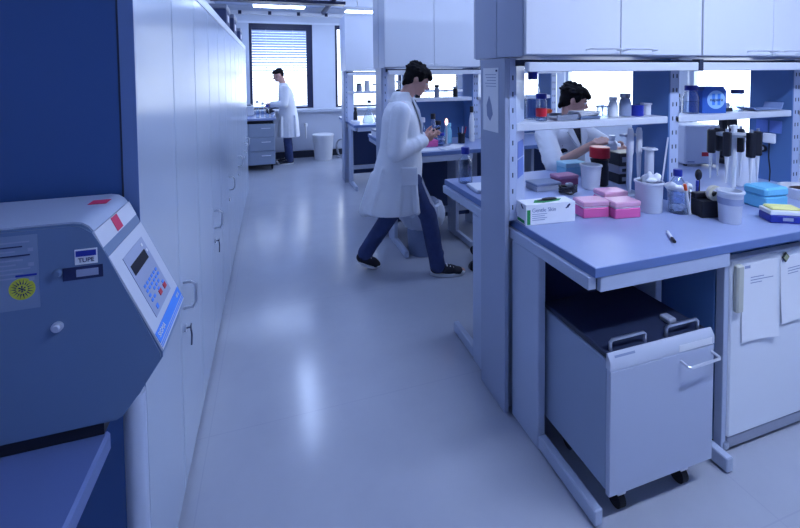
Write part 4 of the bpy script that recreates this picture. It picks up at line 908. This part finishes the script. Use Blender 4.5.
def person(name, label, loc, rz, J, head_c, hyaw, hpitch, voxel=.006, hair_back=1.0, coat=None, sleeves=True, bare=0.0, palmR=(0, 0, -1), palmL=(0, 0, -1), curl=.6, shirt=True, legs=True, short_hair=False):
    o = thing(name, label, 'person', loc, rz)
    MH = Matrix.Translation(head_c) @ Matrix.Rotation(hyaw, 4, 'Z') @ Matrix.Rotation(hpitch, 4, 'Y')
    b = MB()
    # head: skull, face, jaw, nose, ears, brow, lips
    b.ell((-.012, 0, .025), (.092, .074, .088), M=MH); b.ell((.022, 0, -.02), (.070, .064, .085), M=MH); b.ell((.036, 0, -.072), (.050, .046, .040), M=MH); b.ell((.070, 0, -.094), (.020, .022, .017), M=MH)
    b.ell((.078, 0, .018), (.016, .052, .014), M=MH)
    b.capsule(MH @ V(.086, 0, .008), .008, MH @ V(.106, 0, -.026), .0125, 10); b.ell((.098, 0, -.034), (.012, .017, .009), M=MH)
    b.ell((.088, 0, -.058), (.009, .022, .006), M=MH); b.ell((.086, 0, -.069), (.009, .020, .007), M=MH)
    for s in (-1, 1):
        b.ell((.062, .036*s, -.022), (.024, .022, .026), M=MH)
        b.ell((-.008, .074*s, -.008), (.019, .008, .032), Matrix.Rotation(.25, 3, 'Y'), M=MH); b.ell((-.012, .079*s, -.004), (.013, .006, .024), M=MH)
    nb = Vector(J['neck'])
    b.capsule(MH @ V(-.018, 0, -.06), .055, nb+V(0, 0, -.02), .062, 16)
    # trunk
    ch, wa, pe = Vector(J['chest']), Vector(J['waist']), Vector(J['pelvis'])
    sR, sL = Vector(J['shR']), Vector(J['shL'])
    sd = (sL-sR).normalized()
    b.capsule(nb+V(0, 0, -.05), .062, ch, .105, 18); b.capsule(sR, .052, nb+V(0, 0, -.06), .055, 14); b.capsule(sL, .052, nb+V(0, 0, -.06), .055, 14)
    b.capsule(ch+sd*.055, .105, wa+sd*.04, .095, 18); b.capsule(ch-sd*.055, .105, wa-sd*.04, .095, 18); b.capsule(wa+sd*.04, .095, pe+sd*.05, .10, 18); b.capsule(wa-sd*.04, .095, pe-sd*.05, .10, 18)
    for s, sh in (('R', sR), ('L', sL)):
        e, w_ = Vector(J['el'+s]), Vector(J['wr'+s])
        b.capsule(sh, .048, e, .038, 14); b.capsule(e, .038, w_, .026, 14)
        hand(b, w_, J['hd'+s], palmR if s == 'R' else palmL, J.get('th'+s, 1 if s == 'R' else -1), curl)
        h, k, a, t = Vector(J['hip'+s]), Vector(J['kn'+s]), Vector(J['an'+s]), Vector(J['toe'+s])
        b.capsule(h, .078, k, .050, 16); b.capsule(k, .050, a, .036, 14); b.capsule(a, .035, a.lerp(t, .25)+V(0, 0, -.03), .034, 12); b.capsule(a.lerp(t, .2)+V(0, 0, -.035), .034, t, .024, 12)
    body = b.build('body', skin, o, voxel=voxel, sm_it=2)
    # eyes, brows, hair
    for s in (-1, 1):
        b = MB(); b.ell((.077, .031*s, -.002), (.0125, .0145, .0095), M=MH); e = b.build('eye', eye_m, body)
        b = MB(); b.ell((.0865, .032*s, -.003), (.0045, .0065, .0065), M=MH); b.build('iris', hair_m, e)
        b = MB(); b.capsule(MH @ V(.092, .014*s, .020), .004, MH @ V(.080, .050*s, .021), .003, 8); b.build('eyebrow', hair_m, body)
    b = MB(); hb = hair_back
    rr = random.Random(11)
    if not short_hair:
        b.ell((-.024*hb, 0, .050), (.100, .086, .078), M=MH); b.ell((-.058*hb, 0, .0), (.058, .076, .082), M=MH); b.ell((.040, 0, .085), (.055, .070, .036), Matrix.Rotation(.35, 3, 'Y'), M=MH); b.ell((.080, .01, .068), (.042, .058, .024), Matrix.Rotation(.7, 3, 'Y'), M=MH)
        for s in (-1, 1): b.ell((.012, .070*s, .026), (.030, .016, .040), M=MH)
        for k in range(34):
            a = rr.uniform(-2.4, 2.4); el = rr.uniform(.1, 1.35)
            c = V(-.02+.095*math.cos(el)*-math.cos(a), .082*math.cos(el)*math.sin(a), .045+.082*math.sin(el))
            b.ell(c, (.030, .016, .012), Euler((rr.uniform(-.5, .5), rr.uniform(-.3, .8), a+rr.uniform(-.5, .5))).to_matrix(), M=MH)
        for k in range(7): b.ell((.088+rr.uniform(-.012, .012), rr.uniform(-.05, .05), .060+rr.uniform(-.014, .012)), (.024, .013, .010), Euler((0, rr.uniform(.5, 1.1), 0)).to_matrix(), M=MH)
        for k in range(6): b.ell((-.088+rr.uniform(-.01, .01), rr.uniform(-.05, .05), -.045+rr.uniform(-.03, .01)), (.014, .014, .028), M=MH)
    else:
        b.ell((-.022, 0, .045), (.094, .080, .075), M=MH); b.ell((-.055, 0, .005), (.052, .070, .065), M=MH); b.ell((.05, 0, .080), (.045, .056, .028), Matrix.Rotation(.4, 3, 'Y'), M=MH)
    b.build('hair', hair_m, body, voxel=voxel, sm_it=1)
    # trousers and shoes
    b = MB()
    b.capsule(pe+sd*.05+V(0, 0, .06), .112, Vector(J['hipL']), .098, 16); b.capsule(pe-sd*.05+V(0, 0, .06), .112, Vector(J['hipR']), .098, 16)
    for s in 'RL':
        h, k, a, t = Vector(J['hip'+s]), Vector(J['kn'+s]), Vector(J['an'+s]), Vector(J['toe'+s])
        b.capsule(h, .098, k, .072, 18); b.capsule(k, .072, a.lerp(k, .12), .062, 18); b.capsule(a.lerp(k, .2), .062, a+V(0, 0, -.005), .064, 18)
        for q in range(4):
            u = rr.uniform(.15, .9); c = k.lerp(a, u); b.ell(c+V(rr.uniform(-.01, .01), rr.uniform(-.01, .01), 0), (.068, .068, .016), Euler((rr.uniform(-.5, .5), rr.uniform(-.5, .5), 0)).to_matrix())
    b.build('trousers', jeans_m, o, voxel=.011, sm_it=3)
    for s in 'RL':
        a, t = Vector(J['an'+s]), Vector(J['toe'+s]); d = t-a; dh = V(d.x, d.y, 0).normalized(); heel = Vector(J['heel'+s])
        ax = (t-heel); ln = ax.length; ax.normalize(); side = ax.cross(V(0, 0, 1)).normalized(); upv = side.cross(ax)
        R = Matrix((ax, side, upv)).transposed()
        b = MB(); b.ell(heel+ax*ln*.2+upv*.02, (.060, .042, .045), R); b.ell(heel+ax*ln*.55+upv*.012, (.085, .045, .040), R); b.ell(heel+ax*ln*.82+upv*.004, (.055, .044, .030), R); b.capsule(heel+ax*ln*.22+upv*.02, .042, a+V(0, 0, .02), .046, 14)
        sh = b.build('shoe', shoe_m, o, voxel=.008, sm_it=2)
        b = MB(); vs = []
        n = 28; prof = []
        for i in range(n):
            t_ = 2*PI*i/n; prof.append((ln*.5+ln*.53*math.cos(t_), (.046+.004*math.cos(t_))*math.sin(t_)))
        lo = [b.bm.verts.new(heel+ax*u+side*v-upv*.030) for u, v in prof]; hi = [b.bm.verts.new(heel+ax*u+side*v*1.02-upv*.008) for u, v in prof]
        for i in range(n): b.bm.faces.new((lo[i], lo[(i+1) % n], hi[(i+1) % n], hi[i]))
        b.bm.faces.new(lo[::-1]); b.bm.faces.new(hi); b.build('sole', white_p, sh)
        b = MB(); b.ell(heel+ax*ln*.97-upv*.002, (.030, .034, .018), R); b.build('toe_cap', white_p, sh)
        b = MB()
        for q in range(3):
            c = heel+ax*ln*(.50+.1*q)+upv*(.050-.006*q); b.capsule(c-side*.02, .005, c+side*.02, .005, 6)
        b.build('laces', white_p, sh)
    # shirt under the open coat
    if shirt:
        b = MB(); b.capsule(nb+V(0, 0, -.035), .075, ch+V(0, 0, .0), .118, 18); b.capsule(ch+sd*.05, .112, wa+sd*.04, .104, 18); b.capsule(ch-sd*.05, .112, wa-sd*.04, .104, 18)
        b.build('shirt', shirt_dark, o, voxel=.012, sm_it=2)
    return o, body, MH

def sleeve(b, sh, e, w, r=(.075, .068, .055), bare=0.0):
    sh, e, w = Vector(sh), Vector(e), Vector(w)
    end = e.lerp(w, .93-bare)
    b.capsule(sh, r[0], e, r[1], 18)
    if bare < .9: b.capsule(e, r[1], end, r[2], 18)
    return end

# --- walking person
J1 = dict(neck=(-.015, 0, 1.43), chest=(-.045, 0, 1.24), waist=(-.04, 0, 1.02), pelvis=(-.04, 0, .90), shR=(-.055, -.185, 1.33), shL=(-.055, .185, 1.33),
          elR=(-.10, -.235, 1.02), wrR=(.135, -.075, 1.085), hdR=(.9, .35, .28), elL=(-.07, .235, 1.03), wrL=(.14, .065, 1.09), hdL=(.9, -.35, .25),
          hipR=(-.02, -.085, .86), knR=(.165, -.085, .475), anR=(.235, -.09, .085), toeR=(.435, -.10, .032), heelR=(.185, -.09, .034),
          hipL=(-.07, .085, .86), knL=(-.12, .085, .46), anL=(-.345, .075, .135), toeL=(-.245, .065, .032), heelL=(-.40, .08, .075))
p1, body1, MH1 = person('person', 'person in white lab coat and jeans walking along the aisle, looking down at a phone', (1.03, 3.16, 0), -.24, J1, (.092, 0, 1.568), 0, .46, palmR=(.0, .6, .6), palmL=(.0, -.6, .6), curl=.75)
def loft_coat(secs, arms, name, o, voxel=.011):
    b = MB(); b.loft(secs)
    for a in arms: sleeve(b, *a)
    return b.build(name, coat_m, o, voxel=voxel, sm_it=4)
J = J1
secs = [(-.13, 0, .515, .235, .215), (-.115, 0, .62, .222, .208), (-.085, 0, .76, .205, .20), (-.062, 0, .90, .19, .192), (-.05, 0, 1.02, .168, .180), (-.045, 0, 1.14, .160, .185), (-.048, 0, 1.25, .150, .192), (-.052, 0, 1.33, .125, .180), (-.045, 0, 1.385, .095, .130), (-.030, 0, 1.42, .075, .085)]
b = MB(); b.loft(secs); eR = sleeve(b, J['shR'], J['elR'], J['wrR']); eL = sleeve(b, J['shL'], J['elL'], J['wrL'])
# tail flaring behind, seam folds
b.capsule((-.25, -.05, .80), .05, (-.335, -.06, .535), .055, 14); b.capsule((-.22, .08, .80), .05, (-.30, .09, .54), .06, 14)
for k, (x, y, x2, y2) in enumerate(((-.20, -.16, -.28, -.17), (-.05, -.19, -.08, -.205), (.05, -.17, .07, -.18))): b.capsule((x, y, .88), .012, (x2, y2, .54), .022, 10)
for k in range(4): u = .2+.2*k; c = Vector(J['shR']).lerp(Vector(J['elR']), u); b.ell(c, (.078, .076, .014), Euler((.3, -.5+.3*k, 0)).to_matrix())
for k in range(4): u = .1+.22*k; c = Vector(J['elR']).lerp(Vector(J['wrR']), u); b.ell(c, (.016, .066, .066), Euler((0, .3-.2*k, .4)).to_matrix())
coat1 = b.build('lab_coat', coat_m, p1, voxel=.010, sm_it=3)
# collar and lapels
b = MB(); b.loft([(-.040, 0, 1.39, .100, .110), (-.036, 0, 1.45, .080, .084), (-.030, 0, 1.472, .074, .076)], n=28); b.build('collar', coat_m, coat1, voxel=.008, sm_it=2)
for s in (-1, 1):
    b = MB(); pts = [(.040, .055*s, 1.425), (.085, .10*s, 1.33), (.112, .085*s, 1.22), (.118, .028*s, 1.10), (.105, .030*s, 1.24), (.066, .038*s, 1.36)]
    a_ = [b.bm.verts.new(p) for p in pts]; c_ = [b.bm.verts.new((p[0]+.014, p[1], p[2]+.003)) for p in pts]
    n = len(pts)
    for i in range(n): b.bm.faces.new((a_[i], a_[(i+1) % n], c_[(i+1) % n], c_[i]))
    b.bm.faces.new(a_[::-1]); b.bm.faces.new(c_); b.build('lapel', coat_m, coat1)
b = MB(); b.capsule((.058, 0, 1.385), .026, (.108, 0, 1.24), .012, 10); b.build('shirt_and_lapel_shade', shirt_dark, coat1)  # dark wedge at the shirt opening doubles as the lapel's shadow
# loose front edge of the open coat, pocket
b = MB(); b.prism([(.115, .80), (.135, .74), (.20, .60), (.235, .525), (.225, .535), (.15, .63), (.10, .66)], -.13, -.118, 'y'); b.build('coat_flap', coat_m, coat1)
b = MB().box(-.06, .07, -.2085, -.196, .76, .90, .006); b.build('pocket', coat_m, coat1)
ph = MB().box(-.035, .035, -.02, .02, -.006, .006, .004).build('mobile_phone', black_m)
ph_w = Matrix.Translation(p1.location) @ Matrix.Rotation(-.24, 4, 'Z')
tag(ph, 'small dark phone held in both hands of the walking person', 'phone'); ph.matrix_world = ph_w @ Matrix.Translation((.245, -.005, 1.165)) @ Matrix.Rotation(-.35, 4, 'Y')

# --- seated person behind the nearest bench (positions relative to the stool)
hc = (.0, -.045, 1.395)
J2 = dict(neck=(-.02, -.01, 1.235), chest=(-.065, 0, 1.06), waist=(-.01, .05, .88), pelvis=(.06, .07, .735), shR=(-.265, -.04, 1.13), shL=(.135, .035, 1.13),
          elR=(-.345, -.265, .945), wrR=(-.165, -.43, 1.115), hdR=(.86, -.30, .30), elL=(.30, -.13, .99), wrL=(.12, -.40, 1.05), hdL=(-.6, -.75, .1),
          hipR=(-.02, .04, .72), knR=(.02, -.16, .66), anR=(.10, -.10, .28), toeR=(.17, -.26, .22), heelR=(.09, -.06, .22),
          hipL=(.14, .10, .72), knL=(.24, -.13, .66), anL=(.28, -.06, .28), toeL=(.34, -.22, .22), heelL=(.27, -.02, .22))
p2, body2, MH2 = person('person', 'seated dark haired person in white lab coat with rolled sleeves working behind the nearest bench', (2.275, 2.74, -.0), 0, J2, hc, -.62, .30, palmR=(.35, .3, -.8), palmL=(-.5, .5, .1), curl=.7, hair_back=.9)
sd = V(.98, .18, 0).normalized(); fwd = V(.18, -.98, 0).normalized()
b = MB()
J = J2
def tl(c, rad): b.ell(c, rad, Matrix.Rotation(math.atan2(sd.y, sd.x), 3, 'Z'))
for k in range(9):
    u = k/8; c = Vector(J['pelvis']).lerp(Vector(J['waist']), min(1, u*2)) if u < .5 else Vector(J['waist']).lerp(Vector(J['chest'])+V(0, 0, .05), (u-.5)*2)
    tl(c, (.185+.012*u, .135, .10))
b.capsule(J['shR'], .072, Vector(J['neck'])+V(0, 0, -.075), .072, 16); b.capsule(J['shL'], .072, Vector(J['neck'])+V(0, 0, -.075), .072, 16)
sleeve(b, J['shR'], J['elR'], J['wrR'], (.080, .070, .06), .90); sleeve(b, J['shL'], J['elL'], J['wrL'], (.085, .080, .06), .55)
e_, w_ = Vector(J['elR']), Vector(J['wrR']); b.capsule(Vector(J['shR']).lerp(e_, .72), .076, Vector(J['shR']).lerp(e_, .90), .074, 18)
for k in range(4): c = Vector(J['shR']).lerp(e_, .15+.22*k); b.ell(c, (.088, .088, .013), Euler((.5, .5-.3*k, 0)).to_matrix())
for s, kn in (('R', J['knR']), ('L', J['knL'])): b.capsule(Vector(J['hip'+s])+V(0, .02, .02), .12, Vector(kn)+V(0, .05, .0), .095, 16)
coat2 = b.build('lab_coat', coat_m, p2, voxel=.010, sm_it=3)
fr = Vector(J['chest'])
def onchest(a, z, d=.0): return V(fr.x, fr.y, 0)+sd*a+fwd*(.134+d)+V(0, 0, z)
b = MB(); pts = [onchest(-.05, 1.20, -.025), onchest(.05, 1.20, -.025), onchest(.008, 1.06, .018), onchest(-.008, 1.06, .018)]
a_ = [b.bm.verts.new(p) for p in pts]; c_ = [b.bm.verts.new(p+fwd*.012) for p in pts]
for i in range(4): b.bm.faces.new((a_[i], a_[(i+1) % 4], c_[(i+1) % 4], c_[i]))
b.bm.faces.new(a_[::-1]); b.bm.faces.new(c_); b.build('shirt_and_lapel_shade', shirt_dark, coat2)  # plain dark shirt showing between the lapels
for s in (-1, 1):
    b = MB(); pts = [onchest(.055*s, 1.21, -.045), onchest(.105*s, 1.165, -.01), onchest(.085*s, 1.11, .014), onchest(.012*s, 1.03, .020), onchest(.012*s, 1.07, .022), onchest(.045*s, 1.18, -.015)]
    a_ = [b.bm.verts.new(p) for p in pts]; c_ = [b.bm.verts.new(p+fwd*.016) for p in pts]; n = len(pts)
    for i in range(n): b.bm.faces.new((a_[i], a_[(i+1) % n], c_[(i+1) % n], c_[i]))
    b.bm.faces.new(a_[::-1]); b.bm.faces.new(c_); b.build('lapel', coat_m, coat2)
b = MB(); q_ = Vector(J['neck']); b.loft([(q_.x, q_.y+.02, q_.z-.06, .10, .10), (q_.x-.005, q_.y+.015, q_.z-.005, .076, .076)], n=24); b.build('collar', coat_m, coat2, voxel=.008, sm_it=2)
wr = V(2.275, 2.74, 0)+Vector(J['wrR'])
hb_ = thing('culture_bottle', 'white bottle held up in the right hand of the seated person', 'bottle', (wr.x+.105, wr.y-.06, wr.z-.075))
MB().lathe([(0, 0), (.030, 0), (.033, .006), (.033, .085), (.022, .10), (.018, .105), (.018, .115)], n=22).build('body', frost, hb_); MB().cyl((0, 0, .1155), (0, 0, .14), .021, n=18).build('cap', white_p, hb_)

# --- stooping person at the window bench
J3 = dict(neck=(.045, 0, 1.47), chest=(.01, 0, 1.28), waist=(-.03, 0, 1.05), pelvis=(-.04, 0, .93), shR=(.0, -.18, 1.38), shL=(.0, .18, 1.38),
          elR=(.06, -.24, 1.11), wrR=(.27, -.12, 1.08), hdR=(1, .2, -.15), elL=(.04, .24, 1.10), wrL=(.25, .15, 1.12), hdL=(1, -.2, .05),
          hipR=(-.03, -.085, .88), knR=(-.01, -.09, .48), anR=(-.03, -.09, .085), toeR=(.17, -.10, .032), heelR=(-.085, -.09, .034),
          hipL=(-.03, .085, .88), knL=(-.02, .09, .48), anL=(-.05, .09, .085), toeL=(.15, .10, .032), heelL=(-.105, .09, .034))
p3, body3, MH3 = person('person', 'distant person in long white lab coat stooping over the bench at the far window', (.235, 7.86, 0), PI, J3, (.125, 0, 1.635), 0, .42, voxel=.010, short_hair=True, curl=.6, shirt=False)
b = MB(); b.loft([(-.04, 0, .50, .20, .21), (-.04, 0, .65, .19, .205), (-.04, 0, .85, .175, .195), (-.03, 0, 1.02, .155, .175), (-.01, 0, 1.18, .145, .185), (.0, 0, 1.30, .135, .19), (.01, 0, 1.38, .115, .17), (.03, 0, 1.43, .09, .12), (.04, 0, 1.46, .075, .08)])
J = J3; sleeve(b, J['shR'], J['elR'], J['wrR']); sleeve(b, J['shL'], J['elL'], J['wrL'])
for k in range(3): b.capsule((-.15+.12*k, .18, .9), .012, (-.16+.13*k, .20, .53), .02, 10)
coat3 = b.build('lab_coat', coat_m, p3, voxel=.012, sm_it=3)
b = MB(); b.loft([(.03, 0, 1.43, .095, .10), (.035, 0, 1.49, .074, .08)], n=24); b.build('collar', coat_m, coat3)
hb_ = thing('black_pouch', 'dark object held over the window bench by the stooping person', 'object', (-.06, 7.80, .985)); MB().ell((0, 0, 0), (.07, .07, .05)).build('pouch', black_m, hb_); MB().cyl((0, 0, .04), (0, 0, .075), .02, n=12).build('top', grey_p, hb_)
